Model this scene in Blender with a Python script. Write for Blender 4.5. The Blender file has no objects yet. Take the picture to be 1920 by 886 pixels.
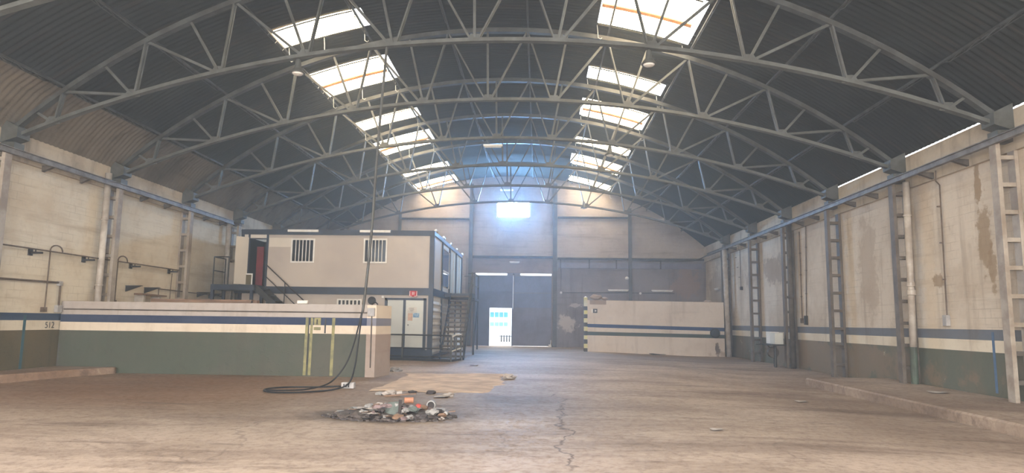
import bpy, bmesh, math, random
from mathutils import Vector, Matrix, noise as mnoise
random.seed(7)
sc = bpy.context.scene
C = sc.collection
PI = math.pi

# ------------------------------------------------------------------ materials
def lin(c):
    c = c / 255.0
    return c / 12.92 if c <= 0.04045 else ((c + 0.055) / 1.055) ** 2.4
def rgb(r, g, b): return (lin(r), lin(g), lin(b), 1.0)

class NT:
    """small helper for node trees"""
    def __init__(s, name):
        s.m = bpy.data.materials.new(name); s.m.use_nodes = True
        s.t = s.m.node_tree; s.t.nodes.clear()
        s.out = s.n('ShaderNodeOutputMaterial')
        s.b = s.n('ShaderNodeBsdfPrincipled')
        s.l(s.b.outputs[0], s.out.inputs[0])
    def n(s, k, **kw):
        x = s.t.nodes.new(k)
        for a, v in kw.items(): setattr(x, a, v)
        return x
    def l(s, a, b): s.t.links.new(a, b)
    def val(s, sock, v):
        if hasattr(v, 'links') or isinstance(v, bpy.types.NodeSocket): s.l(v, sock)
        else: sock.default_value = v
    def coords(s, scale=(1, 1, 1), rot=(0, 0, 0), kind='Object'):
        tc = s.n('ShaderNodeTexCoord'); mp = s.n('ShaderNodeMapping')
        mp.inputs['Scale'].default_value = scale; mp.inputs['Rotation'].default_value = rot
        s.l(tc.outputs[kind], mp.inputs[0]); return mp.outputs[0]
    def noise(s, scale, detail=4, rough=.55, stretch=(1, 1, 1), dist=0.0, lo=.35, hi=.65):
        t = s.n('ShaderNodeTexNoise'); s.l(s.coords(stretch), t.inputs['Vector'])
        t.inputs['Scale'].default_value = scale; t.inputs['Detail'].default_value = detail
        t.inputs['Roughness'].default_value = rough; t.inputs['Distortion'].default_value = dist
        return s.remap(t.outputs[0], lo, hi)
    def remap(s, v, lo, hi, a=0.0, b=1.0):
        r = s.n('ShaderNodeMapRange'); r.interpolation_type = 'SMOOTHSTEP'
        s.l(v, r.inputs[0])
        r.inputs[1].default_value = lo; r.inputs[2].default_value = hi
        r.inputs[3].default_value = a; r.inputs[4].default_value = b
        return r.outputs[0]
    def mix(s, f, a, b, mode='MIX'):
        x = s.n('ShaderNodeMix', data_type='RGBA', blend_type=mode)
        s.val(x.inputs[0], f); s.val(x.inputs[6], a); s.val(x.inputs[7], b); return x.outputs[2]
    def math(s, op, a, b=0.0):
        x = s.n('ShaderNodeMath', operation=op); s.val(x.inputs[0], a); s.val(x.inputs[1], b); return x.outputs[0]
    def sep(s):
        tc = s.n('ShaderNodeTexCoord'); x = s.n('ShaderNodeSeparateXYZ'); s.l(tc.outputs['Object'], x.inputs[0]); return x.outputs
    def blob(s, xs, axes, centre, radii, soft=.5, rough=.5, nscale=1.5):
        """mask that is 1 inside an ellipse with a noisy edge"""
        d = None
        for a, c, r in zip(axes, centre, radii):
            q = s.math('MULTIPLY', s.math('SUBTRACT', xs[a], c), 1.0 / r); q = s.math('MULTIPLY', q, q)
            d = q if d is None else s.math('ADD', d, q)
        n = s.n('ShaderNodeTexNoise'); s.l(s.coords(), n.inputs['Vector']); n.inputs['Scale'].default_value = nscale; n.inputs['Detail'].default_value = 8; n.inputs['Roughness'].default_value = .68
        d = s.math('ADD', s.math('SQRT', d), s.math('MULTIPLY', s.math('SUBTRACT', n.outputs[0], .5), rough * 2))
        return s.remap(d, 1 - soft, 1 + soft, 1.0, 0.0)
    def bump(s, h, strength=.3, dist=.02):
        x = s.n('ShaderNodeBump'); x.inputs['Strength'].default_value = strength; x.inputs['Distance'].default_value = dist
        s.l(h, x.inputs['Height']); s.l(x.outputs[0], s.b.inputs['Normal'])
    def done(s, col, rough=.8, metal=0.0, spec=None):
        s.val(s.b.inputs['Base Color'], col); s.val(s.b.inputs['Roughness'], rough); s.b.inputs['Metallic'].default_value = metal
        if spec is not None: s.b.inputs['Specular IOR Level'].default_value = spec
        return s.m

MATS = {}
def paint(name, c, c2=None, scale=3.0, rough=.7, metal=0.0, bump=.15, stretch=(1, 1, 1), amt=1.0, spec=None, fine=True):
    """paint with a blotchy second tone"""
    if name in MATS: return MATS[name]
    t = NT(name)
    if c2 is None: c2 = tuple(x * .72 for x in c[:3]) + (1,)
    f = t.noise(scale, 5, .6, stretch)
    col = t.mix(t.math('MULTIPLY', f, amt), c, c2)
    if fine:
        g = t.noise(scale * 9, 3, .6, stretch, lo=.45, hi=.75)
        col = t.mix(t.math('MULTIPLY', g, .25 * amt), col, tuple(x * .6 for x in c[:3]) + (1,))
        if bump: t.bump(g, bump, .01)
    MATS[name] = t.done(col, rough, metal, spec); return MATS[name]

def masonry(name, c, stain, axis, brick=True, stains=(), flake=None, amt=.55, rough=.9, vert=True):
    """painted blockwork: faint courses, stains running down, optional flaked areas"""
    t = NT(name); xs = t.sep()
    cmb = t.n('ShaderNodeCombineXYZ')
    t.l(xs[axis], cmb.inputs[0]); t.l(xs[2], cmb.inputs[1])
    big = t.noise(.55, 6, .62, lo=.42, hi=.7)
    col = t.mix(t.math('MULTIPLY', big, amt), c, stain)
    st = (2.6, 2.6, .22) if vert else (.25, .25, 2.6)
    run = t.noise(.9, 5, .65, st, lo=.52, hi=.72)
    col = t.mix(t.math('MULTIPLY', run, amt * .8), col, tuple(x * .72 for x in stain[:3]) + (1,))
    hor = t.noise(1.0, 4, .6, (.3, .3, 4.0), lo=.55, hi=.75)
    col = t.mix(t.math('MULTIPLY', hor, amt * .6), col, tuple(x * .8 for x in stain[:3]) + (1,))
    blot = t.noise(2.2, 7, .7, (1, 1, .7), .3, lo=.56, hi=.66)
    col = t.mix(t.math('MULTIPLY', blot, amt * .35), col, tuple(x * .8 for x in stain[:3]) + (1,))
    fine = t.noise(7, 5, .7, lo=.5, hi=.75)
    col = t.mix(t.math('MULTIPLY', fine, .22), col, tuple(x * .55 for x in c[:3]) + (1,))
    h = fine
    if brick:
        bt = t.n('ShaderNodeTexBrick'); t.l(cmb.outputs[0], bt.inputs['Vector'])
        bt.inputs['Scale'].default_value = 1.0; bt.inputs['Brick Width'].default_value = .42; bt.inputs['Row Height'].default_value = .2
        bt.inputs['Mortar Size'].default_value = .008; bt.inputs['Mortar Smooth'].default_value = .6
        wob = t.noise(1.3, 3, .5, lo=.4, hi=.7)
        col = t.mix(t.math('MULTIPLY', t.math('MULTIPLY', bt.outputs['Fac'], wob), .45), col, tuple(x * .55 for x in stain[:3]) + (1,))
        h = t.math('SUBTRACT', fine, t.math('MULTIPLY', bt.outputs['Fac'], .5))
    for (cen, rad, colr, a, ns) in stains:
        m = t.blob(xs, (axis, 2), cen, rad, .18, 1.6, ns)
        col = t.mix(t.math('MULTIPLY', m, a), col, colr)
    if flake:
        k, th, zlo, zhi = flake
        f = t.noise(1.7, 7, .7, lo=th, hi=th + .04)
        zz = t.remap(xs[2], zlo, zhi, 1.0, 0.0)
        col = t.mix(t.math('MULTIPLY', f, zz), col, k)
    t.bump(h, .35, .012)
    MATS[name] = t.done(col, rough, 0, .2); return MATS[name]

def emis(name, c, s):
    t = NT(name)
    e = t.n('ShaderNodeEmission'); e.inputs[0].default_value = c; e.inputs[1].default_value = s
    t.l(e.outputs[0], t.out.inputs[0]); MATS[name] = t.m; return t.m

CREAM = rgb(206, 196, 182); STAIN = rgb(160, 138, 112)
tanpatch = rgb(150, 128, 100)
m_wall_r = masonry('cream_wall_right', rgb(200, 188, 172), rgb(158, 138, 114), 1, stains=[
    ((15.25, 4.85), (.10, .5), tanpatch, .85, 3), ((15.12, 3.6), (.22, .75), tanpatch, .8, 2.5), ((14.95, 2.85), (.16, .45), tanpatch, .8, 3),
    ((16.95, 2.72), (.2, .16), tanpatch, .8, 4), ((20.5, 3.4), (.5, 1.4), rgb(165, 148, 128), .6, 1.5), ((28.5, 3.9), (1.2, .5), rgb(130, 112, 96), .6, 1.5),
    ((31.5, 3.7), (.9, .4), rgb(150, 130, 115), .5, 1.5), ((37.5, 3.0), (1.5, 1.6), rgb(140, 125, 112), .5, 1.5)])
m_wall_l = masonry('cream_wall_left', rgb(206, 196, 178), rgb(178, 156, 126), 1, amt=.5, vert=False)
m_band_w = masonry('white_band', rgb(208, 198, 180), rgb(172, 154, 130), 1, brick=False, amt=.5)
m_band_b = masonry('blue_band', rgb(110, 113, 120), rgb(112, 104, 96), 1, brick=False, amt=.5)
m_band_bl = masonry('blue_band_left', rgb(58, 74, 98), rgb(76, 84, 96), 1, brick=False, amt=.5)
m_green_r = masonry('green_dado_right', rgb(100, 102, 90), rgb(124, 110, 94), 1, brick=False, amt=.8, flake=(rgb(190, 178, 160), .66, .7, 1.1),
    stains=[((24, .5), (6, .6), rgb(134, 116, 98), .7, 1)])
m_green_l = masonry('olive_dado_left', rgb(104, 92, 68), rgb(88, 84, 64), 1, brick=False, amt=.7)
m_teal = paint('teal_paint', rgb(52, 92, 104), scale=4)
m_blueline = paint('blue_line_paint', rgb(88, 114, 146), scale=4)
m_back_hi = masonry('back_wall_upper', rgb(176, 164, 152), rgb(140, 124, 110), 0, amt=.6, vert=False)
m_back_lo = masonry('back_wall_lower', rgb(138, 131, 131), rgb(116, 106, 102), 0, brick=False, amt=.7,
    stains=[((1.7, 1.55), (.5, .45), rgb(190, 180, 170), .9, 3.2), ((2.2, 2.6), (.35, .12), rgb(185, 176, 168), .8, 4), ((8.7, 3.9), (.8, .8), rgb(150, 126, 108), .6, 2)])
m_back_mid = masonry('back_wall_lintel', rgb(150, 138, 132), rgb(112, 98, 94), 0, brick=False, amt=.6, vert=False)
m_beam = masonry('ring_beam_concrete', rgb(192, 180, 162), rgb(138, 120, 100), 1, brick=False, amt=.7)
m_steel = paint('pale_steel', rgb(92, 92, 87), rgb(74, 72, 66), scale=2.5, rough=.55, bump=.1)
m_steel_d = paint('dull_steel', rgb(80, 80, 76), rgb(60, 56, 50), scale=2.5, rough=.6)
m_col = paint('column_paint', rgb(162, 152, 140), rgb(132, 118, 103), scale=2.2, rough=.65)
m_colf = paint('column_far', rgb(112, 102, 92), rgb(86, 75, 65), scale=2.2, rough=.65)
m_col_d = paint('column_dark', rgb(96, 88, 80), rgb(70, 60, 52), scale=3, rough=.65)
m_rail = paint('rail_steel', rgb(126, 120, 114), rgb(92, 84, 76), scale=3, rough=.55)
m_pipe = paint('cream_pipe', rgb(186, 178, 168), rgb(150, 138, 126), scale=2, rough=.5)
m_cond = paint('brown_conduit', rgb(110, 94, 80), rgb(84, 70, 58), scale=5, rough=.6)
m_dark = paint('dark_metal', rgb(52, 50, 50), rgb(38, 36, 36), scale=4, rough=.5)
m_black = paint('black_rubber', rgb(26, 25, 26), rgb(16, 16, 16), scale=4, rough=.6)
m_navy = paint('navy_frame', rgb(44, 54, 72), rgb(36, 42, 56), scale=2, rough=.45)
m_panel = paint('grey_panel', rgb(184, 172, 160), rgb(168, 156, 146), scale=.5, rough=.5, bump=0, fine=False)
m_panel2 = paint('pale_panel', rgb(206, 196, 182), rgb(196, 186, 172), scale=.6, rough=.5, bump=0, fine=False)
m_doorw = paint('door_white', rgb(196, 196, 188), rgb(182, 182, 176), scale=.8, rough=.45, bump=0, fine=False)
m_white = paint('white_paint', rgb(222, 218, 212), rgb(205, 200, 192), scale=2, rough=.5, bump=0)
m_glass = NT('dark_glass').done(rgb(34, 38, 46), .08)
m_glassb = NT('bluish_glass').done(rgb(96, 116, 150), .05)
m_red = paint('red_panel', rgb(140, 40, 44), scale=2)
m_dark_in = paint('dark_interior', rgb(34, 38, 48), scale=2)
m_yel = paint('yellow_paint', rgb(150, 142, 98), rgb(118, 116, 86), scale=5)
m_hazy = paint('hazard_yellow', rgb(205, 196, 120), rgb(200, 196, 180), scale=3)
m_wood = paint('old_timber', rgb(134, 106, 84), rgb(98, 76, 60), scale=4, stretch=(.3, 6, 6))
m_kerb = masonry('kerb_concrete', rgb(170, 152, 132), rgb(128, 108, 88), 1, brick=False, amt=.7)
m_rust = paint('rusty_brown', rgb(96, 66, 46), rgb(60, 44, 34), scale=6)
m_lw_top = masonry('low_wall_top_band', rgb(172, 163, 156), rgb(160, 146, 134), 0, brick=False, amt=.5)
m_lw_blue = masonry('low_wall_blue', rgb(56, 64, 86), rgb(84, 92, 110), 0, brick=False, amt=.5)
m_lw_cream = masonry('low_wall_cream', rgb(206, 192, 174), rgb(184, 166, 146), 0, brick=False, amt=.4)
m_lw_green = masonry('low_wall_green', rgb(84, 88, 76), rgb(100, 95, 86), 0, brick=False, amt=.6,
    stains=[((-8.2, .16), (1.4, .22), rgb(44, 46, 38), .85, 1.2), ((-4.6, .6), (.3, 1), rgb(96, 90, 92), .6, 1.2)])
m_lw_side = masonry('low_wall_end_plaster', rgb(158, 143, 132), rgb(146, 126, 112), 1, brick=False, amt=.5)
m_lw_sideblue = masonry('low_wall_end_blue', rgb(120, 122, 134), rgb(136, 126, 124), 1, brick=False, amt=.5)
m_rw_white = masonry('far_low_wall_white', rgb(206, 194, 182), rgb(176, 160, 146), 0, brick=False, amt=.4,
    stains=[((6.3, .25), (1.3, .35), rgb(120, 100, 88), .8, 1.6), ((9.0, .6), (.25, .7), rgb(110, 92, 80), .75, 2.5), ((3.0, .3), (.12, .3), rgb(70, 60, 56), .8, 4), ((3.5, .25), (.15, .12), rgb(50, 44, 44), .9, 5), ((4.7, .85), (.35, .05), rgb(90, 80, 70), .8, 6), ((7, .1), (4, .2), rgb(140, 120, 106), .6, 1.5)])
m_rw_blue = paint('far_low_wall_blue', rgb(52, 72, 112), scale=1)
m_rw_green = paint('far_low_wall_green', rgb(62, 80, 80), rgb(76, 76, 64), scale=1)
m_gate = paint('gate_blue_grey', rgb(112, 122, 150), rgb(98, 106, 130), scale=.8, rough=.5)
m_gate2 = paint('gate_grey', rgb(124, 122, 136), rgb(106, 102, 112), scale=.8, rough=.5)
m_sock = paint('grey_plastic', rgb(176, 172, 170), scale=5, bump=0)

# roof sheeting
def roof_mat():
    t = NT('fibre_cement_roof'); xs = t.sep()
    big = t.noise(.35, 5, .6, lo=.4, hi=.68)
    col = t.mix(big, rgb(50, 49, 42), rgb(40, 37, 31))
    st = t.noise(1.1, 5, .65, (.35, 5.0, .35), lo=.54, hi=.72)
    col = t.mix(t.math('MULTIPLY', st, .45), col, rgb(84, 64, 50))
    rib = t.noise(2.2, 4, .6, (.25, 9.0, .25), lo=.58, hi=.7)
    col = t.mix(t.math('MULTIPLY', rib, .3), col, rgb(92, 88, 78))
    t.bump(t.noise(6, 4), .2, .01)
    return t.done(col, .9, 0, .15)
m_roof = roof_mat()
m_eave = masonry('eave_sheet_lit', rgb(122, 110, 94), rgb(84, 74, 62), 1, brick=False, amt=.8)  # light falling on the lower left sheets, painted in as a paler tone

def floor_mat():
    t = NT('worn_concrete_floor'); xs = t.sep()
    big = t.noise(.22, 6, .6, (1, 1, 1), .4, lo=.38, hi=.66)
    col = t.mix(big, rgb(172, 154, 137), rgb(138, 119, 102))
    near = t.remap(xs[1], 8.2, 10.6, 1.0, 0.0)
    nn = t.noise(.5, 5, .6, (.6, 1, 1), lo=.25, hi=.6)
    col = t.mix(t.math('MULTIPLY', t.math('MULTIPLY', near, nn), .6), col, rgb(178, 158, 142))
    # reddish dirt along the left
    left = t.blob(xs, (0, 1), (-8.6, 14.6), (4.2, 3.2), .6, .5, .6)
    col = t.mix(t.math('MULTIPLY', left, .75), col, rgb(128, 92, 64))
    # brown grime tracks on the right
    tr = t.noise(.8, 6, .65, (.18, 1.1, 1), .3, lo=.5, hi=.68)
    rt = t.remap(xs[0], -1, 4.0)
    col = t.mix(t.math('MULTIPLY', t.math('MULTIPLY', tr, t.math('ADD', t.math('MULTIPLY', rt, .5), .3)), .85), col, rgb(98, 78, 64))
    tr2 = t.noise(1.6, 6, .7, (.22, 1.6, 1), .2, lo=.56, hi=.7)
    col = t.mix(t.math('MULTIPLY', tr2, .6), col, rgb(90, 72, 60))
    # soot
    s1 = t.blob(xs, (0, 1), (-1.3, 12.6), (1.9, 1.7), .45, .6, .9)
    col = t.mix(t.math('MULTIPLY', s1, .35), col, rgb(84, 72, 66))
    s2 = t.blob(xs, (0, 1), (-2.4, 10.95), (1.25, .75), .35, .5, 1.6)
    col = t.mix(t.math('MULTIPLY', s2, .85), col, rgb(56, 48, 46))
    s3 = t.blob(xs, (0, 1), (-.5, 13.4), (.75, .7), .5, .7, 1.6)
    col = t.mix(t.math('MULTIPLY', s3, .4), col, rgb(62, 54, 54))
    # darker brownish patch before the far low wall
    s4 = t.blob(xs, (0, 1), (6.0, 31.0), (3.4, 3.2), .5, .6, .8)
    col = t.mix(t.math('MULTIPLY', s4, .6), col, rgb(100, 84, 74))
    # cracks and joints
    vo = t.n('ShaderNodeTexVoronoi', feature='DISTANCE_TO_EDGE'); 
    wn = t.n('ShaderNodeTexNoise'); t.l(t.coords(), wn.inputs['Vector']); wn.inputs['Scale'].default_value = 1.2; wn.inputs['Detail'].default_value = 6
    va = t.n('ShaderNodeVectorMath', operation='ADD'); t.l(t.coords(), va.inputs[0])
    vs = t.n('ShaderNodeVectorMath', operation='SCALE'); t.l(wn.outputs[1], vs.inputs[0]); vs.inputs['Scale'].default_value = 1.1
    t.l(vs.outputs[0], va.inputs[1]); t.l(va.outputs[0], vo.inputs['Vector']); vo.inputs['Scale'].default_value = .2
    crack = t.remap(vo.outputs['Distance'], .0, .006, 1.0, 0.0)
    cm = t.noise(.4, 3, .5, lo=.45, hi=.6)
    col = t.mix(t.math('MULTIPLY', t.math('MULTIPLY', crack, cm), .4), col, rgb(84, 70, 62))
    # patches of bare cement with scuffed edges, grime lines across the bays
    pt = t.noise(.6, 8, .72, (.55, 1.3, 1), .6, lo=.5, hi=.56)
    col = t.mix(t.math('MULTIPLY', pt, .3), col, rgb(120, 100, 84))
    gl = t.noise(3.0, 7, .72, (.12, 1.5, 1), .15, lo=.6, hi=.7)
    col = t.mix(t.math('MULTIPLY', gl, .55), col, rgb(76, 62, 54))
    fine = t.noise(9, 6, .75, lo=.42, hi=.75)
    col = t.mix(t.math('MULTIPLY', fine, .5), col, rgb(98, 80, 68))
    def seam(ax, c0, wob, w, ax2, a, b):
        wv = t.noise(.9, 5, .6, lo=.2, hi=.8)
        dd = t.math('ABSOLUTE', t.math('ADD', t.math('SUBTRACT', xs[ax], c0), t.math('MULTIPLY', t.math('SUBTRACT', wv, .5), wob)))
        m = t.remap(dd, w * .3, w, 1.0, 0.0)
        m = t.math('MULTIPLY', m, t.math('MULTIPLY', t.remap(xs[ax2], a - .3, a + .3), t.remap(xs[ax2], b - .3, b + .3, 1.0, 0.0)))
        return m
    for q, k in ((seam(0, .42, .5, .03, 1, 7.4, 14.6), .6), (seam(1, 24.6, .25, .12, 0, 2.4, 7.6), .75), (seam(1, 21.5, .2, .09, 0, .6, 2.6), .6), (seam(1, 15.2, .3, .05, 0, .5, 5.5), .45), (seam(1, 11.4, .3, .035, 0, .6, 5.0), .4), (seam(1, 28.5, .3, .16, 0, 3.0, 8.6), .5)):
        col = t.mix(t.math('MULTIPLY', q, k), col, rgb(62, 50, 44))
    pale = t.noise(2.6, 6, .75, (.5, 1.2, 1), lo=.6, hi=.74)
    col = t.mix(t.math('MULTIPLY', pale, .35), col, rgb(206, 190, 172))
    speck = t.noise(22, 3, .6, lo=.7, hi=.76)
    col = t.mix(t.math('MULTIPLY', speck, .6), col, rgb(70, 58, 52))
    t.bump(t.math('ADD', fine, t.math('MULTIPLY', big, .5)), .35, .015)
    return t.done(col, t.math('ADD', .62, t.math('MULTIPLY', fine, .25)), 0, .3)
m_floor = floor_mat()
m_sand = paint('pale_cement', rgb(200, 176, 153), rgb(164, 142, 122), scale=1.6, rough=.9)

# ------------------------------------------------------------------ mesh helpers
class MB:
    def __init__(s): s.v = []; s.f = []; s.m = []
    def add(s, vs, fs, mi=0):
        o = len(s.v); s.v += [tuple(v) for v in vs]
        for f in fs: s.f.append([i + o for i in f]); s.m.append(mi)
        return s
    def quad(s, a, b, c, d, mi=0): return s.add([a, b, c, d], [(0, 1, 2, 3)], mi)
    def box(s, x0, x1, y0, y1, z0, z1, mi=0):
        x0, x1 = min(x0, x1), max(x0, x1); y0, y1 = min(y0, y1), max(y0, y1); z0, z1 = min(z0, z1), max(z0, z1)
        v = [(x0, y0, z0), (x1, y0, z0), (x1, y1, z0), (x0, y1, z0), (x0, y0, z1), (x1, y0, z1), (x1, y1, z1), (x0, y1, z1)]
        return s.add(v, [(3, 2, 1, 0), (4, 5, 6, 7), (0, 1, 5, 4), (1, 2, 6, 5), (2, 3, 7, 6), (3, 0, 4, 7)], mi)
    def bar(s, p, q, w, h=None, mi=0, up=(0, 0, 1)):
        h = h or w; p = Vector(p); q = Vector(q); d = (q - p)
        if d.length < 1e-6: return s
        d.normalize(); u = Vector(up)
        if abs(d.dot(u)) > .98: u = Vector((0, 1, 0))
        x = d.cross(u).normalized(); y = x.cross(d).normalized()
        v = []
        for c in (p, q):
            for a, b in ((-1, -1), (1, -1), (1, 1), (-1, 1)): v.append(c + x * (a * w / 2) + y * (b * h / 2))
        return s.add(v, [(0, 1, 2, 3), (7, 6, 5, 4), (0, 4, 5, 1), (1, 5, 6, 2), (2, 6, 7, 3), (3, 7, 4, 0)], mi)
    def tube(s, pts, r, n=8, mi=0, caps=True):
        pts = [Vector(p) for p in pts]; rings = []; prev = None
        rr = r if isinstance(r, (list, tuple)) else [r] * len(pts)
        for i, p in enumerate(pts):
            a = pts[max(0, i - 1)]; b = pts[min(len(pts) - 1, i + 1)]; d = (b - a).normalized()
            if prev is None:
                u = Vector((0, 0, 1)) if abs(d.z) < .9 else Vector((0, 1, 0)); x = d.cross(u).normalized()
            else:
                x = (prev - d * prev.dot(d)).normalized()
            prev = x; y = d.cross(x)
            rings.append([p + (x * math.cos(2 * PI * k / n) + y * math.sin(2 * PI * k / n)) * rr[i] for k in range(n)])
        v = [q for ring in rings for q in ring]; f = []
        for i in range(len(pts) - 1):
            for k in range(n):
                k2 = (k + 1) % n; f.append((i * n + k, i * n + k2, (i + 1) * n + k2, (i + 1) * n + k))
        if caps: f.append(tuple(range(n - 1, -1, -1))); f.append(tuple(range((len(pts) - 1) * n, len(pts) * n)))
        return s.add(v, f, mi)
    def lathe(s, prof, c, n=16, mi=0, axis='z', caps=True):
        v = []; f = []
        for r, h in prof:
            for k in range(n):
                a = 2 * PI * k / n; x, y = r * math.cos(a), r * math.sin(a)
                v.append((c[0] + x, c[1] + y, c[2] + h) if axis == 'z' else (c[0] + x, c[1] + h, c[2] + y) if axis == 'y' else (c[0] + h, c[1] + x, c[2] + y))
        for i in range(len(prof) - 1):
            for k in range(n):
                k2 = (k + 1) % n; f.append((i * n + k, i * n + k2, (i + 1) * n + k2, (i + 1) * n + k))
        if caps: f.append(tuple(range(n - 1, -1, -1))); f.append(tuple(range((len(prof) - 1) * n, len(prof) * n)))
        return s.add(v, f, mi)
    def prism(s, poly, z0, z1, mi=0):
        n = len(poly); v = [(x, y, z0) for x, y in poly] + [(x, y, z1) for x, y in poly]
        f = [tuple(range(n - 1, -1, -1)), tuple(range(n, 2 * n))] + [(i, (i + 1) % n, (i + 1) % n + n, i + n) for i in range(n)]
        return s.add(v, f, mi)

def wloc(o):
    v = Vector((0, 0, 0))
    while o is not None: v += o.location; o = o.parent
    return v
def obj(name, mb, mat, parent=None, smooth=False, origin=None, bevel=0.0):
    off = wloc(parent) if parent is not None else (Vector(origin) if origin else Vector((0, 0, 0)))
    me = bpy.data.meshes.new(name)
    me.from_pydata([(x - off.x, y - off.y, z - off.z) for x, y, z in mb.v], [], mb.f)
    for m in (mat if isinstance(mat, (list, tuple)) else [mat]): me.materials.append(m)
    me.polygons.foreach_set('material_index', mb.m)
    if smooth: me.polygons.foreach_set('use_smooth', [True] * len(me.polygons))
    bm = bmesh.new(); bm.from_mesh(me); bmesh.ops.recalc_face_normals(bm, faces=bm.faces)
    if bevel: bmesh.ops.bevel(bm, geom=[e for e in bm.edges], offset=bevel, segments=1, affect='EDGES')
    bm.to_mesh(me); bm.free(); me.update()
    o = bpy.data.objects.new(name, me); C.objects.link(o)
    if parent is not None: o.parent = parent
    elif origin: o.location = off
    return o
def thing(name, label, cat, loc=(0, 0, 0), group=None):
    o = bpy.data.objects.new(name, None); C.objects.link(o); o.empty_display_size = .2
    o.location = loc; o['label'] = label; o['category'] = cat
    if group: o['group'] = group
    return o
def tag(o, label, cat, group=None, kind=None):
    o['label'] = label; o['category'] = cat
    if group: o['group'] = group
    if kind: o['kind'] = kind
    return o
def struct(name, mb, mat, parent=None, **k):
    o = obj(name, mb, mat, parent, **k)
    if parent is None: o['kind'] = 'structure'
    return o

# ------------------------------------------------------------------ camera
f_px = 1260.0; vpx, vpy, roll = 1009.0, 603.8, .0082; EYE = 1.58
d = Vector(((vpx - 960) / f_px, -(vpy - 443) / f_px, -1)).normalized()      # hall axis (+Y) seen by the camera
up = Vector((math.sin(roll), math.cos(roll), 0)); up = (up - d * up.dot(d)).normalized()
ax = d.cross(up)
cam = bpy.data.cameras.new('camera'); cam.sensor_width = 36; cam.sensor_fit = 'HORIZONTAL'; cam.lens = f_px / 1920 * 36
cam.clip_end = 400; cam.clip_start = .05
co = bpy.data.objects.new('camera', cam); C.objects.link(co)
co.matrix_world = Matrix(((ax.x, ax.y, ax.z, 0), (d.x, d.y, d.z, 0), (up.x, up.y, up.z, EYE), (0, 0, 0, 1)))
sc.camera = co

# ------------------------------------------------------------------ hall geometry
XL, XR, YB = -12.8, 9.85, 40.0
K = .052                                     # the frames stand slightly askew to the axis
def sk(x, yr): return yr + K * (9.4 - x)
def smooth(a, b, t):
    t = max(0, min(1, (t - a) / (b - a))); return t * t * (3 - 2 * t)
def fz(x, y): return min(max(.006 * y, 0), .15) - .16 * smooth(2, 9, x)

# floor
mb = MB(); xsf = [-13.6 + i * .6 for i in range(42)]; ysf = [-8 + j * 1.0 for j in range(50)]
vv = [(x, y, fz(x, y) + .012 * mnoise.noise(Vector((x * .5, y * .5, 0)))) for y in ysf for x in xsf]
nx = len(xsf)
mb.add(vv, [(j * nx + i, j * nx + i + 1, (j + 1) * nx + i + 1, (j + 1) * nx + i) for j in range(len(ysf) - 1) for i in range(nx - 1)])
struct('floor', mb, m_floor, smooth=True)

# side walls : painted bands are faces of the wall
def side_wall(name, x, thick, bands, mats, y0, y1, extra):
    mb = MB(); n = 24
    for (z0, z1, mi) in bands:
        for j in range(n):
            a = y0 + (y1 - y0) * j / n; b = y0 + (y1 - y0) * (j + 1) / n
            mb.quad((x, a, z0), (x, b, z0), (x, b, z1), (x, a, z1), mi)
    s = 1 if x > 0 else -1
    zt = bands[-1][1]; zb = bands[0][0]
    mb.quad((x, y0, zt), (x, y1, zt), (x + s * thick, y1, zt), (x + s * thick, y0, zt), bands[-1][2])
    mb.quad((x + s * thick, y0, zb), (x + s * thick, y1, zb), (x + s * thick, y1, zt), (x + s * thick, y0, zt), bands[-1][2])
    mb.quad((x, y0, zb), (x + s * thick, y0, zb), (x + s * thick, y0, zt), (x, y0, zt), bands[-1][2])
    for (ya, yb, za, zb2, mi) in extra:
        mb.box(x - s * .004, x + s * .01, ya, yb, za, zb2, mi)
    return struct(name, mb, mats)
side_wall('wall_right', XR, .3, [(-.3, 1.06, 0), (1.06, 1.32, 1), (1.32, 1.55, 2), (1.55, 6.08, 3)],
          [m_green_r, m_band_w, m_band_b, m_wall_r, m_blueline], -2, YB + .3, [(15.07, 15.15, .2, 1.5, 4)])
WL = side_wall('wall_left', XL, .3, [(-.1, 1.22, 0), (1.22, 1.465, 1), (1.465, 1.645, 2), (1.645, 6.3, 3)],
          [m_green_l, m_band_w, m_band_bl, m_wall_l, m_teal], -2, YB + .3, [(16.37, 16.46, .27, 1.6, 4), (18.3, 18.42, .27, 1.6, 4)])
# ring beams over the walls
mb = MB(); mb.box(XR - .1, XR + .02, -2, YB, 5.22, 6.07); mb.box(XR - .02, XR + .25, 23.0, YB, 6.0, 6.17); struct('trim_1', mb, m_beam)
mb = MB(); mb.box(XL - .02, XL + .1, -2, YB, 5.32, 6.0); struct('trim_2', mb, m_beam)

# roof: corrugated barrel with openings for the rooflights
RR, RXC, RZC = 17.45, -1.55, -7.1
def roof_pt(th, y, r=0.0):
    return (RXC + (RR + r) * math.sin(th), y, RZC + (RR + r) * math.cos(th))
def ang(x): return math.asin((x - RXC) / RR)
SKY = [(-7.33, -5.2, 17.22, 18.27), (-7.33, -5.2, 20.42, 22.5), (-7.3, -5.18, 25.75, 26.8), (-7.28, -5.16, 28.85, 30.93), (-7.22, -5.12, 34.8, 35.88), (-7.22, -5.12, 38.0, 39.75),
       (1.7, 3.94, 15.75, 18.3), (1.73, 3.96, 21.5, 22.6), (1.76, 4.0, 24.73, 26.8), (1.78, 4.03, 30.0, 31.05), (1.83, 4.08, 33.15, 35.2), (1.85, 4.12, 38.2, 39.5)]
P = .177
def corr(y): return .014 * math.cos(2 * PI * y / P)
th0, th1 = ang(-12.05), ang(9.82)
ths = sorted(set([th0 + (th1 - th0) * i / 54 for i in range(55)] + [ang(s[k]) for s in (SKY[0], SKY[7]) for k in (0, 1)]))
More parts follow.
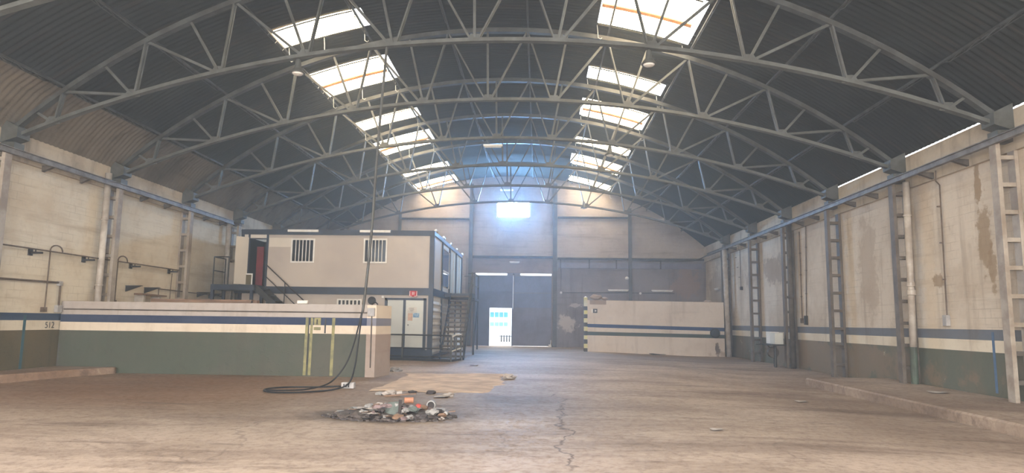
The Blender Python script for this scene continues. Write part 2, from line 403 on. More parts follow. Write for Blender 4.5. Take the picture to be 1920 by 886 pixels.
ysr = [2 + P / 4 * j for j in range(int(38.1 / (P / 4)) + 1)]
mb = MB(); vs = []; fs = []; ms = []
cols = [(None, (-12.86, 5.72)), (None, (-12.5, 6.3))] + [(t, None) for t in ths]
for y in ysr:
    for t, p in cols:
        vs.append((p[0], y, p[1] + corr(y) * .6) if t is None else roof_pt(t, y, corr(y)))
nc = len(cols)
spans = [(ang(s[0]) - .01, ang(s[1]) + .01, s[2], s[3]) for s in SKY]
for j in range(len(ysr) - 1):
    ym = (ysr[j] + ysr[j + 1]) / 2
    for i in range(nc - 1):
        if i >= 2:
            tm = (cols[i][0] + cols[i + 1][0]) / 2
            if any(a < tm < b and c < ym < e for a, b, c, e in spans): continue
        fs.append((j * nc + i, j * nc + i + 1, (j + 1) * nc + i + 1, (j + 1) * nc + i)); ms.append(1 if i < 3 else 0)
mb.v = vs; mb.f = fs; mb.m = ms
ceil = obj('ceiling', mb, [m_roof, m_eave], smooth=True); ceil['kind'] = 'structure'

# rooflights
def sky_mat():
    t = NT('glowing_rooflight_sheet'); xs = t.sep()
    n1 = t.noise(1.6, 4, .6, (.4, 3, .4), lo=.4, hi=.7)
    col = t.mix(n1, rgb(255, 238, 206), rgb(250, 224, 180))
    e = t.n('ShaderNodeEmission'); t.l(col, e.inputs[0]); e.inputs[1].default_value = SKY_E
    t.l(e.outputs[0], t.out.inputs[0]); return t.m
SKY_E = 9.0
m_sky = sky_mat()
m_skyb = paint('rooflight_bar', rgb(150, 104, 58), rgb(112, 74, 44), scale=6)
m_hook = paint('galvanised_wire', rgb(190, 190, 184), scale=5, rough=.4)
ordw = ['first', 'second', 'third', 'fourth', 'fifth', 'sixth']
for k, s in enumerate(SKY):
    side = 'left' if k < 6 else 'right'; wide = (s[3] - s[2]) > 1.5
    i = k % 6
    lab = '%s corrugated rooflight glowing in the %s roof slope, %s from the camera' % ('broad two-sheet' if wide else 'narrow single-sheet', side, ordw[i])
    t = thing('rooflight', lab, 'skylight', ((s[0] + s[1]) / 2, (s[2] + s[3]) / 2, roof_pt(ang((s[0] + s[1]) / 2), 0)[2]), 'rooflights in the two roof slopes')
    mb = MB(); n = int((s[3] - s[2]) / (P / 2)) + 1; nt = 5
    # slightly ragged corrugated sheet
    ys = [s[2] - .03 + (s[3] - s[2] + .06) * j / n for j in range(n + 1)]
    tt = [ang(s[0]) - .003 + (ang(s[1]) - ang(s[0]) + .006) * q / nt for q in range(nt + 1)]
    mb.add([roof_pt(a, y, (.018 if j % 2 else -.018)) for j, y in enumerate(ys) for a in tt],
           [(j * (nt + 1) + q, j * (nt + 1) + q + 1, (j + 1) * (nt + 1) + q + 1, (j + 1) * (nt + 1) + q) for j in range(n) for q in range(nt)])
    obj('sheet', mb, m_sky, t)
    ym = (s[2] + s[3]) / 2
    if wide:
        mb = MB(); mb.tube([roof_pt(a, ym, -.09) for a in tt], .055, 5); obj('joint_bar', mb, m_skyb, t)
    for y in (s[2], s[3]):
        mb = MB(); mb.tube([roof_pt(a, y, -.05) for a in tt], .02, 5)
        obj('edge_strip', mb, m_roof, t)
    # dangling tie hooks at the lower corners
    for xx in ((s[0] + .05, (s[0] + s[1]) / 2, s[1] + .1) if side == 'left' else (s[0] - .08, s[1] + .08)):
        p = Vector(roof_pt(ang(xx), s[3] + .08, -.03)); mb = MB()
        mb.tube([p, p + Vector((.02, 0, -.2)), p + Vector((.03, .0, -.38)), p + Vector((.1, 0, -.42)), p + Vector((.14, 0, -.38))], .011, 5)
        obj('tie_hook', mb, m_hook, t)

# end wall
def end_wall():
    xs = sorted(set([XL - .2 + (XR + .4 - XL) * i / 40 for i in range(41)] + [-3.81, .78, -2.54, -.54, .95]))
    zs = [-.2, 4.47, 5.35, 7.8, 8.81]
    mb = MB()
    for a, b in zip(xs, xs[1:]):
        xm = (a + b) / 2
        top = lambda x: RZC + math.sqrt(RR * RR - (min(max(x, -12.6), 10) - RXC) ** 2) + .05
        for z0, z1 in zip(zs, zs[1:] + [None]):
            if z1 is None: za, zb, ta, tb = z0, z0, top(a), top(b)
            else: za = zb = z0; ta = tb = z1
            ta = min(ta, top(a)); tb = min(tb, top(b))
            if ta <= za and tb <= zb: continue
            ta = max(ta, za); tb = max(tb, zb)
            if -3.81 < xm < .78 and z1 == 4.47: continue
            if -2.54 < xm < -.54 and z0 == 7.8: continue
            mi = 0
            if z0 < 5.3: mi = 1 if xm > .95 else (2 if xm > -4.1 else 0)
            mb.quad((a, YB, za), (b, YB, zb), (b, YB, tb), (a, YB, ta), mi)
            mb.quad((a, YB + .3, za), (b, YB + .3, zb), (b, YB + .3, tb), (a, YB + .3, ta), mi)
    # reveals of the gateway and the window
    for x in (-3.81, .78): mb.quad((x, YB, -.1), (x, YB + .3, -.1), (x, YB + .3, 4.47), (x, YB, 4.47), 2)
    mb.quad((-3.81, YB, 4.47), (.78, YB, 4.47), (.78, YB + .3, 4.47), (-3.81, YB + .3, 4.47), 2)
    for x in (-2.54, -.54): mb.quad((x, YB, 7.8), (x, YB + .3, 7.8), (x, YB + .3, 8.81), (x, YB, 8.81), 2)
    for z in (7.8, 8.81): mb.quad((-2.54, YB, z), (-.54, YB, z), (-.54, YB + .3, z), (-2.54, YB + .3, z), 2)
    struct('wall_back', mb, [m_back_hi, m_back_lo, m_back_mid])
end_wall()
# window high in the end wall
t = bpy.data.objects.new('window_1', None); C.objects.link(t); t.location = (-1.54, YB, 7.8); t['kind'] = 'structure'
mb = MB()
for x in (-2.5, -1.54, -.58): mb.box(x - .03, x + .03, YB + .1, YB + .16, 7.8, 8.81)
for z in (7.83, 8.78): mb.box(-2.54, -.54, YB + .1, YB + .16, z - .03, z + .03)
mb.box(-2.54, -.54, YB + .11, YB + .15, 8.63, 8.66)
obj('window_frame', mb, m_steel, t)
g = NT('bright_window_pane'); ge = g.n('ShaderNodeEmission'); ge.inputs[0].default_value = (.24, .54, 1.0, 1); ge.inputs[1].default_value = 280.0
g.l(ge.outputs[0], g.out.inputs[0])
mb = MB(); mb.box(-2.5, -1.54, YB + .125, YB + .135, 7.83, 8.78); obj('pane', mb, g.m, t)
mb = MB(); mb.box(-1.54, -.58, YB + .125, YB + .135, 7.83, 8.78); obj('pane', mb, g.m, t)

# gate: two steel leaves, wicket doorway open in the left one
def gate():
    Yg = YB + .12
    t = bpy.data.objects.new('door_1', None); C.objects.link(t); t.location = (-2.6, Yg, .17); t['kind'] = 'structure'
    mb = MB(); mb.box(-3.85, -2.9, Yg, Yg + .05, .17, 4.34); mb.box(-2.9, -1.57, Yg, Yg + .05, 2.4, 4.34); obj('leaf_panel', mb, m_gate, t)
    mb = MB()
    for z in (.2, 2.43, 3.4, 4.3): mb.box(-3.85 if z != .2 else -3.85, -1.56 if z != .2 else -2.9, Yg - .05, Yg, z - .03, z + .03)
    for x in (-2.92, -1.54): mb.box(x - .03, x + .03, Yg - .05, Yg, .17, 4.34 if x > -2 else 2.4)
    obj('leaf_frame', mb, m_gate, t)
    mb = MB(); mb.box(-1.56, -1.5, Yg + .05, Yg + 1.2, .19, 2.36); obj('wicket_leaf', mb, m_gate2, t)
    t = bpy.data.objects.new('door_2', None); C.objects.link(t); t.location = (-.4, Yg, .17); t['kind'] = 'structure'
    mb = MB(); mb.box(-1.5, .85, Yg, Yg + .05, 2.4, 4.34); obj('leaf_panel', mb, m_gate, t)
    mb = MB(); n = 24
    for i in range(n):
        a = -1.5 + 2.35 * i / n; b = -1.5 + 2.35 * (i + 1) / n; w = (b - a)
        mb.box(a, a + w * .55, Yg, Yg + .05, .19, 2.4); mb.box(a + w * .55, b, Yg + .03, Yg + .05, .19, 2.4)
    obj('ribbed_panel', mb, m_gate2, t)
    mb = MB()
    for z in (.22, 1.28, 2.4, 3.3, 4.3): mb.box(-1.5, .85, Yg - .05, Yg, z - .025, z + .025)
    mb.box(-1.5, -1.44, Yg - .05, Yg, .19, 4.34)
    obj('leaf_frame', mb, m_gate2, t)
    mb = MB(); mb.box(.62, .85, Yg - .12, Yg - .06, .16, .3); mb.box(.73, .77, Yg - .1, Yg - .06, .3, .55); obj('floor_bolt', mb, m_white, t)
gate()
t = thing('gate_roller_bracket', 'dark roller bracket hanging in the bright slit above the steel gate', 'bracket', (-1.48, YB + .1, 4.34))
mb = MB(); mb.box(-1.87, -1.08, YB + .06, YB + .11, 4.33, 4.47); obj('plate', mb, m_gate2, t)
mb = MB(); mb.lathe([(.05, 0), (.05, .05)], (-1.48, YB + .02, 4.4), 10, axis='y'); obj('roller', mb, m_dark, t)

# steel members on the end wall
def wcol(x, z0, z1, w, lab):
    t = thing('wall_post', lab, 'post', (x, YB - .1, z0), 'slim steel posts on the end wall')
    mb = MB(); mb.box(x - w / 2, x + w / 2, YB - .16, YB - .13, z0, z1); obj('flange', mb, m_steel, t)
    mb = MB(); mb.box(x - w / 6, x + w / 6, YB - .13, YB - .002, z0, z1); obj('web', mb, m_steel_d, t)
wcol(-8.38, fz(-8, 39), 8.0, .18, 'slim steel post on the end wall rising behind the portable cabins')
wcol(-4.07, fz(-4, 39), 9.85, .22, 'slim steel post on the end wall left of the gateway')
wcol(.97, fz(.97, 39), 9.9, .24, 'slim steel post on the end wall right of the gateway')
wcol(5.41, 2.6, 8.4, .2, 'slim steel post on the end wall behind the far low wall')
def wbeam(x0, x1, z, h, lab, mat=None):
    t = thing('wall_beam', lab, 'beam', ((x0 + x1) / 2, YB, z))
    mb = MB(); mb.box(x0, x1, YB - .12, YB - .002, z - h / 2, z + h / 2); obj('beam_web', mb, mat or m_steel_d, t)
    mb = MB(); mb.box(x0, x1, YB - .17, YB - .12, z + h / 2 - .03, z + h / 2); obj('beam_flange', mb, m_steel, t)
wbeam(-8.3, -4.2, 7.7, .1, 'thin steel beam across the end wall left of the high window')
wbeam(1.12, 5.3, 7.83, .1, 'thin steel beam across the end wall right of the high window')
wbeam(-3.95, .84, 5.42, .14, 'steel beam across the end wall over the gateway')
wbeam(1.12, 9.8, 5.36, .12, 'long steel beam across the end wall level with the right rail')
t = thing('lintel_duct', 'grey painted duct running along the end wall under the long beam', 'duct', (3.2, YB, 4.92))
mb = MB(); mb.box(1.2, 9.6, YB - .1, YB - .002, 4.8, 5.12); obj('duct', mb, m_gate2, t)
for x in (1.3, 3.0, 4.6, 7.2): mb = MB(); mb.box(x - .04, x + .04, YB - .14, YB - .1, 4.78, 5.3); obj('strap', mb, m_steel_d, t)

# ------------------------------------------------------------------ trusses
TXC, TZC, TR = -1.54, -7.1, 17.1
BXC, BZC, BR = -1.5, -21.55, 29.47
TY = [9.8, 14.0, 18.1, 22.15, 26.2, 30.35, 34.6]
st = math.radians(3.9)
botx = [0, 1.9, 3.97, 6.05, 8.15, 10.1]
labels = ['pale arched truss nearest the camera, only its chord showing in the top left corner',
          'nearest arched truss seen whole, spanning the picture top, two bell lamps under it',
          'second whole arched steel truss, next one behind the truss with two bell lamps',
          'third whole arched steel truss, with a tube lamp hung under its middle',
          'fourth whole arched steel truss, next one behind the truss with the tube lamp',
          'fifth whole arched steel truss, second from the end wall',
          'arched steel truss nearest the end wall, seen against the gable']
def tp(k, yr, dr=0):
    a = k * st; x = TXC + (TR + dr) * math.sin(a); return Vector((x, sk(x, yr), TZC + (TR + dr) * math.cos(a)))
def bp(xo, yr, dr=0):
    x = BXC + xo; return Vector((x, sk(x, yr), BZC + math.sqrt(BR * BR - xo * xo) + dr))
def arc_bar(mb, pts, w, h):
    # continuous swept rectangle, width along y, height in z
    rings = []
    for p in pts: rings.append([(p.x, p.y - w / 2, p.z - h / 2), (p.x, p.y + w / 2, p.z - h / 2), (p.x, p.y + w / 2, p.z + h / 2), (p.x, p.y - w / 2, p.z + h / 2)])
    v = [q for r in rings for q in r]; f = []
    for i in range(len(pts) - 1):
        for k in range(4): f.append((i * 4 + k, i * 4 + (k + 1) % 4, (i + 1) * 4 + (k + 1) % 4, (i + 1) * 4 + k))
    f.append((3, 2, 1, 0)); n = len(pts) - 1; f.append((n * 4, n * 4 + 1, n * 4 + 2, n * 4 + 3)); mb.add(v, f)
for i, yr in enumerate(TY):
    t = thing('roof_truss', labels[i], 'truss', (TXC, sk(TXC, yr), 7.9), 'arched trusses under the roof')
    mb = MB(); arc_bar(mb, [tp(-10.3 + 20.6 * q / 40, yr) for q in range(41)], .16, .13); obj('top_chord', mb, m_steel_d if i else m_steel, t)
    mb = MB(); arc_bar(mb, [bp(-11.05 + 22.0 * q / 40, yr) for q in range(41)], .15, .085); obj('bottom_chord', mb, m_steel, t)
    nodes = [-x for x in botx[:0:-1]] + botx
    for j, xo in enumerate(nodes):
        jj = j - 5
        b = bp(xo, yr)
        for q in (-1, 0, 1):
            kk = 2 * jj + q
            if abs(kk) > 9.6 and abs(kk) > 10: continue
            p = tp(kk, yr)
            if abs(kk) > 9: p = tp(9.7 * (1 if kk > 0 else -1), yr)
            bb = b + Vector((.09 * q, 0, .02))
            mb = MB()
            inner = (q == -1 and jj > 0) or (q == 1 and jj < 0) or (jj == 0 and q != 0)
            if inner:
                for dy in (-.045, .045): mb.bar(bb + Vector((0, dy, 0)), p + Vector((0, dy, 0)), .035, .05, up=(0, 1, 0))
            else: mb.bar(bb, p, .06, .06, up=(0, 1, 0))
            obj('web_member', mb, m_steel, t)
        mb = MB(); mb.add([(b.x - .2, b.y, b.z - .02), (b.x + .2, b.y, b.z - .02), (b.x + .1, b.y, b.z + .16), (b.x - .1, b.y, b.z + .16)] , [(0, 1, 2, 3)]); 
        mb.add([(x, y + .012, z) for x, y, z in mb.v[:4]], [(3, 2, 1, 0)]); obj('gusset', mb, m_steel, t)
    # bearing shoes on the wall heads
    for s, x0 in ((-1, XL + .1), (1, XR - .1)):
        p = bp(-10.95 if s < 0 else 10.85, yr); mb = MB(); y = p.y
        mb.add([(x0, y - .2, 5.62), (x0 - s * .4, y - .2, 5.75), (x0 - s * .4, y - .2, 6.0), (x0, y - .2, 6.2), (x0, y + .2, 5.62), (x0 - s * .4, y + .2, 5.75), (x0 - s * .4, y + .2, 6.0), (x0, y + .2, 6.2)],
               [(0, 1, 2, 3), (7, 6, 5, 4), (0, 4, 5, 1), (1, 5, 6, 2), (2, 6, 7, 3), (3, 7, 4, 0)])
        mb.box(x0, x0 - s * .32, y - .16, y + .16, 5.5, 5.64); obj('bearing_shoe', mb, m_steel, t)

# lattice purlins
pl = {-9: 'lowest lattice purlin above the left eave', -7: 'second lattice purlin up from the left eave', -5: 'lattice purlin along the lower edges of the left rooflights',
      -3: 'lattice purlin along the upper edges of the left rooflights', -1: 'lattice purlin just left of the roof crown', 1: 'lattice purlin just right of the roof crown, above the right rooflights',
      3: 'lattice purlin along the lower edges of the right rooflights', 5: 'third lattice purlin up from the right eave', 7: 'second lattice purlin up from the right eave', 9: 'lowest lattice purlin above the right eave'}
for k, lab in pl.items():
    a = k * st
    def rp(y, dr): return Vector((RXC + (RR + dr) * math.sin(a), y, RZC + (RR + dr) * math.cos(a)))
    t = thing('roof_purlin', 'dull steel ' + lab, 'purlin', rp(20, -.12), 'long lattice purlins under the roof sheets')
    mb = MB(); mb.bar(rp(2, -.09), rp(39.95, -.09), .05, .05); obj('top_angle', mb, m_steel_d, t)
    mb = MB(); y = sk(rp(0, 0).x, 9.8) - 4.2
    while y < 39:
        y2 = min(y + 4.15, 39.9); n = 6
        lo = [rp(y + .5 + (y2 - y - 1.0) * q / n, -.28) for q in range(n + 1)]
        mb.tube([rp(y + .1, -.1)] + lo + [rp(y2 - .1, -.1)], .011, 4)
        for q in range(n): mb.tube([lo[q], rp((lo[q].y + lo[q + 1].y) / 2, -.1), lo[q + 1]], .008, 4)
        y = y2
    obj('lower_rod', mb, m_steel_d, t)

# ------------------------------------------------------------------ columns on the side walls
def column(side, y, z0, lab, z1=5.42):
    s = 1 if side == 'right' else -1
    xi, xo = (9.4, 9.76) if s > 0 else (-12.45, -12.74)
    t = thing('lattice_column', lab, 'column', ((xi + xo) / 2, y, z0), 'lattice columns along the side walls')
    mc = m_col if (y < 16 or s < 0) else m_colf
    mb = MB(); mb.box(xi, xi + s * .09, y - .11, y + .11, z0, z1); obj('inner_leg', mb, mc, t, bevel=.006)
    mb = MB(); mb.box(xo, xo + s * .08, y - .11, y + .11, z0, z1); obj('outer_leg', mb, mc, t, bevel=.006)
    z = z0 + .35
    while z < z1 - .1:
        mb = MB(); mb.box(xi + s * .085, xo + s * .005, y - .09, y + .09, z, z + .085); obj('batten', mb, mc if z > 1.2 else m_col_d, t); z += .57
    mb = MB(); mb.box(xi - s * .02, xo + s * .08, y - .13, y + .13, z1 - .02, z1 + .06); obj('cap_plate', mb, m_col_d, t)
RC = [(14.0, 'cream lattice steel column nearest the camera on the right wall'),
      (18.1, 'lattice steel column on the right wall beside the collared downpipe'),
      (22.2, 'bare lattice steel column on the right wall at the end of the kerb'),
      (26.25, 'lattice steel column on the right wall beside the dark pipe and white boxes'),
      (30.35, 'lattice steel column on the right wall just before the far low wall'),
      (34.9, 'lattice steel column on the right wall behind the end of the far low wall')]
for y, lab in RC: column('right', y, fz(9.5, y) + (.2 if y < 19 else .0), lab)
for y, lab in [(14.95, 'pale lattice steel column cut by the left edge of the picture'), (19.25, 'lattice steel column on the left wall beside the white downpipe'),
               (23.4, 'lattice steel column on the left wall with two thin conduits'), (27.3, 'lattice steel column on the left wall beside the cabin stair landing')]:
    column('left', y, fz(-12.5, y) + (.17 if y < 17 else 0), lab)

# rails along both walls with arms to the ring beam
def rail(side, lab, y0, y1, arms, z=5.43):
    s = 1 if side == 'right' else -1; x = 9.38 if s > 0 else -12.42; xw = (XR - .1) if s > 0 else XL + .1
    t = thing('wall_rail', lab, 'rail', (x, (y0 + y1) / 2, z))
    mb = MB(); mb.box(x - .05, x + .05, y0, y1, z + .05, z + .07); mb.box(x - .012, x + .012, y0, y1, z - .06, z + .05); mb.box(x - .05, x + .05, y0, y1, z - .08, z - .06); obj('rail_beam', mb, m_rail, t)
    for y in arms:
        mb = MB(); mb.add([(x, y - .05, z - .08), (xw, y - .05, z - .2), (xw, y + .05, z - .2), (x, y + .05, z - .08), (x, y - .05, z - .03), (xw, y - .05, z - .05), (xw, y + .05, z - .05), (x, y + .05, z - .03)],
               [(0, 1, 2, 3), (7, 6, 5, 4), (0, 4, 5, 1), (1, 5, 6, 2), (2, 6, 7, 3), (3, 7, 4, 0)]); obj('rail_arm', mb, m_col_d, t)
    return t
def arms(cols):
    out = []
    for a, b in zip(cols, cols[1:]): out += [a + (b - a) / 3, a + 2 * (b - a) / 3]
    return out
rail('right', 'long steel rail on arms high along the right wall', 2, 37.6, arms([9.9, 14.0, 18.1, 22.2, 26.25, 30.35, 34.9]))
rail('left', 'long steel rail on arms high along the left wall', 2, 26.6, arms([10.7, 14.95, 19.25, 23.4, 27.3]))
t = thing('sagging_cable', 'slack grey cable bending from the right rail end onto the end wall', 'cable', (9.4, 39, 5.3))
mb = MB(); mb.tube([(9.38, 37.6, 5.4), (9.2, 38.6, 5.3), (8.9, 39.5, 5.25), (8.2, 39.8, 5.24), (6.5, 39.8, 5.26), (5.55, 39.8, 5.3)], .03, 6); obj('cable', mb, m_steel, t)

# ------------------------------------------------------------------ pipes and conduits
def pipe_thing(name, lab, cat, pts, r, mat, collars=(), group=None):
    t = thing(name, lab, cat, pts[-1], group)
    mb = MB(); mb.tube(pts, r, 12); obj('pipe', mb, mat, t, smooth=True)
    for (p, h) in collars:
        mb = MB(); mb.lathe([(r * 1.02, 0), (r * 1.22, .01), (r * 1.22, h - .01), (r * 1.02, h)], p, 14); obj('collar', mb, mat, t)
    return t
t = pipe_thing('downpipe', 'cream downpipe with two collars and green foot on the right wall', 'pipe', [(9.62, 17.72, 5.35), (9.62, 17.78, 2.7), (9.62, 17.84, 1.08)], .085, m_pipe,
           [((9.62, 17.78, 2.62), .12), ((9.62, 17.78, 2.4), .14), ((9.62, 17.75, 4.45), .05)])
m_pfoot = paint('green_pipe_foot', rgb(84, 96, 84), rgb(70, 74, 66), scale=3)
mb = MB(); mb.tube([(9.62, 17.84, 1.08), (9.62, 17.86, fz(9.6, 17.8) + .2)], .087, 12); tag_foot = obj('painted_foot', mb, m_pfoot, t); tag_foot['label'] = 'green painted foot of the downpipe'
pipe_thing('downpipe', 'dark grey pipe on the right wall beside the white boxes', 'pipe', [(9.58, 25.95, 5.4), (9.58, 26.0, fz(9.6, 26))], .1, m_col_d, [((9.58, 25.97, 2.6), .06)])
pipe_thing('downpipe', 'cream leaning pipe at the right end of the far low wall', 'pipe', [(9.42, 34.35, 5.35), (9.45, 34.3, 3.0), (9.5, 34.25, fz(9.5, 34))], .12, m_pipe, [((9.44, 34.32, 4.5), .06)])
pipe_thing('downpipe', 'white downpipe with collars on the left wall', 'pipe', [(-12.62, 18.86, 5.75), (-12.62, 18.86, .1)], .09, m_pipe, [((-12.62, 18.86, 4.35), .05), ((-12.62, 18.86, 2.45), .06)])
pipe_thing('downpipe', 'short cream downpipe beside the cabin stair landing on the left wall', 'pipe', [(-12.6, 26.6, 5.5), (-12.6, 26.6, .2)], .09, m_pipe, [((-12.6, 26.6, 3.2), .06)])

def conduit(lab, pts, box=None, boxmat=None, r=.018):
    t = thing('wall_conduit', lab, 'conduit', pts[-1]); mb = MB(); mb.tube(pts, r, 6); obj('conduit', mb, m_cond, t)
    if box: mb = MB(); mb.box(*box); obj('outlet_box', mb, boxmat or m_cond, t, bevel=.008)
    mb = MB()
    for q in range(1, 4):
        a = Vector(pts[0]).lerp(Vector(pts[-1]), q / 4)
        mb.box(a.x - .03, a.x + .03, a.y - .03, a.y + .03, a.z - .015, a.z + .015)
    obj('clip', mb, m_cond, t); return t
xw = XR - .03
conduit('brown conduit dropping to a grey outlet box between the first two right columns', [(XR - .13, 16.55, 5.4), (XR - .13, 16.58, 5.15), (xw, 16.6, 5.05), (xw, 16.66, 1.85)], (XR - .1, XR, 16.58, 16.74, 1.62, 1.88), m_sock)
conduit('brown conduit with a dark pendant plug between the third and fourth right columns', [(xw, 24.9, 5.3), (xw, 25.2, 1.9)], (XR - .1, XR, 25.13, 25.27, 1.62, 1.95), m_dark)
conduit('short thin conduit just right of the dark pipe on the right wall', [(xw, 25.55, 5.1), (xw, 25.6, 1.85)], (XR - .08, XR, 25.54, 25.66, 1.68, 1.86), m_cond)
conduit('thin conduit ending in a hook between the two farthest right columns', [(xw - .3, 33.0, 5.3), (xw - .05, 32.9, 5.2), (xw - .05, 32.9, 3.4)], (XR - .12, XR, 32.84, 32.96, 3.26, 3.42), m_dark)
lw = XL + .03
t = thing('wall_pipe', 'long thin horizontal pipe on brackets along the left wall', 'pipe', (lw, 19, 3.23))
mb = MB(); mb.tube([(lw + .12, 8, 3.24), (lw + .12, 16, 3.24), (lw + .12, 23.15, 3.23)], .02, 6); obj('pipe', mb, m_cond, t)
for y in (16.35, 18.35, 20.55, 22.75):
    mb = MB(); mb.bar((XL, y, 3.15), (lw + .3, y, 3.15), .05, .05); mb.box(XL, XL + .03, y - .07, y + .07, 3.08, 3.24); mb.bar((lw + .12, y, 3.15), (lw + .12, y, 3.24), .02); obj('bracket', mb, m_dark, t)
def goose(y, zbot, lab):
    t = thing('gooseneck_pipe', lab, 'pipe', (lw + .05, y, zbot)); pts = [(lw + .05, y, zbot), (lw + .05, y, 3.3)]
    pts += [(lw + .05 + .06 * q / 6, y + .18 - .18 * math.cos(PI * q / 6), 3.3 + .12 * math.sin(PI * q / 6)) for q in range(1, 7)] + [(lw + .12, y + .36, 3.23)]
    mb = MB(); mb.tube(pts, .018, 6); obj('pipe', mb, m_cond, t)
    mb = MB(); mb.box(lw - .03, lw + .08, y - .05, y + .05, zbot - .04, zbot + .08); obj('valve', mb, m_cond, t)
goose(16.95, 1.72, 'gooseneck pipe dropping from the long thin pipe to the blue stripe on the left wall')
goose(19.8, 2.0, 'gooseneck pipe just right of the left lattice column beside the white downpipe')
goose(18.98, 2.4, 'small gooseneck pipe in front of the white downpipe on the left wall')
t = thing('wall_conduit', 'thick brown conduit turning down at the corner of the left low wall', 'conduit', (lw, 18.2, 1.75))
mb = MB(); mb.tube([(lw + .02, 8, 2.44), (lw + .02, 14, 2.44), (lw + .02, 17.4, 2.46), (lw + .02, 17.46, 2.44), (lw + .02, 17.48, 2.36), (lw + .02, 17.49, 1.8)], .028, 6); obj('conduit', mb, m_cond, t)
mb = MB(); mb.box(lw - .03, lw + .07, 17.4, 17.56, 1.68, 1.86); obj('junction_box', mb, m_sock, t)
mb = MB(); mb.box(lw - .03, lw + .06, 17.4, 17.52, 2.38, 2.5); obj('junction_box', mb, m_sock, t)
t = thing('wall_conduit', 'thin conduit dropping from the end of the long thin left pipe', 'conduit', (lw, 22.85, 2.2))
mb = MB(); mb.tube([(lw + .05, 22.85, 3.1), (lw + .02, 22.87, 2.2), (lw + .02, 22.87, .3)], .014, 6); obj('conduit', mb, m_cond, t)
t = thing('wall_conduit', 'thin conduit running down beside the third left column', 'conduit', (lw, 23.75, 2.0))
mb = MB(); mb.tube([(lw + .1, 23.72, 5.3), (lw + .1, 23.74, .3)], .02, 6); obj('conduit', mb, m_cond, t)
t = thing('wall_conduit', 'low horizontal conduit between the shelf brackets and the third left column', 'conduit', (lw, 22.8, 2.5))
mb = MB(); mb.tube([(lw + .03, 22.1, 2.53), (lw + .03, 24.0, 2.5), (lw + .03, 27.0, 2.45)], .02, 6); mb.tube([(lw + .03, 22.14, 2.53), (lw + .03, 22.14, 1.2)], .02, 6); obj('conduit', mb, m_cond, t)
# triangular brackets and planks
def tri(y0, y1, z, lab):
    mb = MB(); x = XL
    mb.add([(x, y1, z), (x + .02, y1, z), (x + .42, y0, z), (x + .42, y0, z - .02), (x, y0, z - .0), (x, y0, z - .14), (x, y1, z - .02)], [])
    v = [(x, y0, z + .01), (x + .5, y0, z + .01), (x, y0, z - .17), (x, y0 + .06, z + .01), (x + .5, y0 + .06, z + .01), (x, y0 + .06, z - .17)]
    mb = MB(); mb.add(v, [(0, 1, 2), (5, 4, 3), (0, 3, 4, 1), (1, 4, 5, 2), (2, 5, 3, 0)])
    mb.box(x, x + .5, y0 - .02, y0 + .08, z, z + .02)
    tag(obj('shelf_bracket', mb, m_dark, origin=(x, y0, z)), lab, 'bracket', 'triangular shelf brackets on the left wall')
tri(20.4, 21.1, 2.53, 'dark triangular shelf bracket nearest the white downpipe on the left wall')
tri(21.4, 22.1, 2.52, 'dark triangular shelf bracket beside the low conduit, second from the downpipe')
tri(24.8, 25.4, 2.52, 'dark triangular shelf bracket just beyond the third left column')
tri(25.7, 26.5, 2.5, 'dark triangular shelf bracket farthest along the left wall')
mb = MB(); mb.bar((XL + .24, 20.7, 2.3), (XL + .24, 22.1, 2.28), .28, .05); tag(obj('wooden_plank', mb, m_wood, origin=(XL + .24, 21.4, 2.28)), 'short weathered plank held along the left wall below the shelf brackets', 'plank')
mb = MB(); mb.box(XL, XL + .3, 20.9, 21.0, 2.0, 2.27); tag(obj('plank_bracket', mb, m_pipe, origin=(XL, 20.95, 2.0)), 'cream stub bracket under the near end of the short plank on the left wall', 'bracket')
mb = MB(); mb.box(XL, XL + .3, 21.8, 21.9, 2.0, 2.255); tag(obj('plank_bracket', mb, m_pipe, origin=(XL, 21.85, 2.0)), 'cream stub bracket under the far end of the short plank on the left wall', 'bracket')
# painted bay numbers
m_ink = paint('black_stencil', rgb(48, 46, 46), scale=6, bump=0)
def text(name, s, size, loc, rot, mat, parent=None, ext=.002):
    cu = bpy.data.curves.new(name, 'FONT'); cu.body = s; cu.size = size; cu.extrude = ext; cu.align_x = 'CENTER'; cu.align_y = 'CENTER'
    tmp = bpy.data.objects.new(name, cu); C.objects.link(tmp); bpy.context.view_layer.update()
    me = bpy.data.meshes.new_from_object(tmp.evaluated_get(bpy.context.evaluated_depsgraph_get())); bpy.data.objects.remove(tmp)
    M = Matrix.Translation(Vector(loc)) @ rot.to_4x4(); me.transform(M)
    if parent is not None: me.transform(Matrix.Translation(-wloc(parent)))
    me.materials.clear(); me.materials.append(mat)
    o = bpy.data.objects.new(name, me); C.objects.link(o)
    if parent is not None: o.parent = parent
    return o
RL = Matrix(((0, 0, 1), (1, 0, 0), (0, 1, 0)))          # lettering facing +X, reading along +Y
n1 = text('bay_number', '512', .23, (XL + .004, 17.29, 1.335), RL, m_ink, WL); n1['label'] = 'stencilled bay number 512'
n2 = text('bay_number', '5', .23, (XL + .004, 15.55, 1.335), RL, m_ink, WL); n2['label'] = 'stencilled digit 5 at the picture edge'

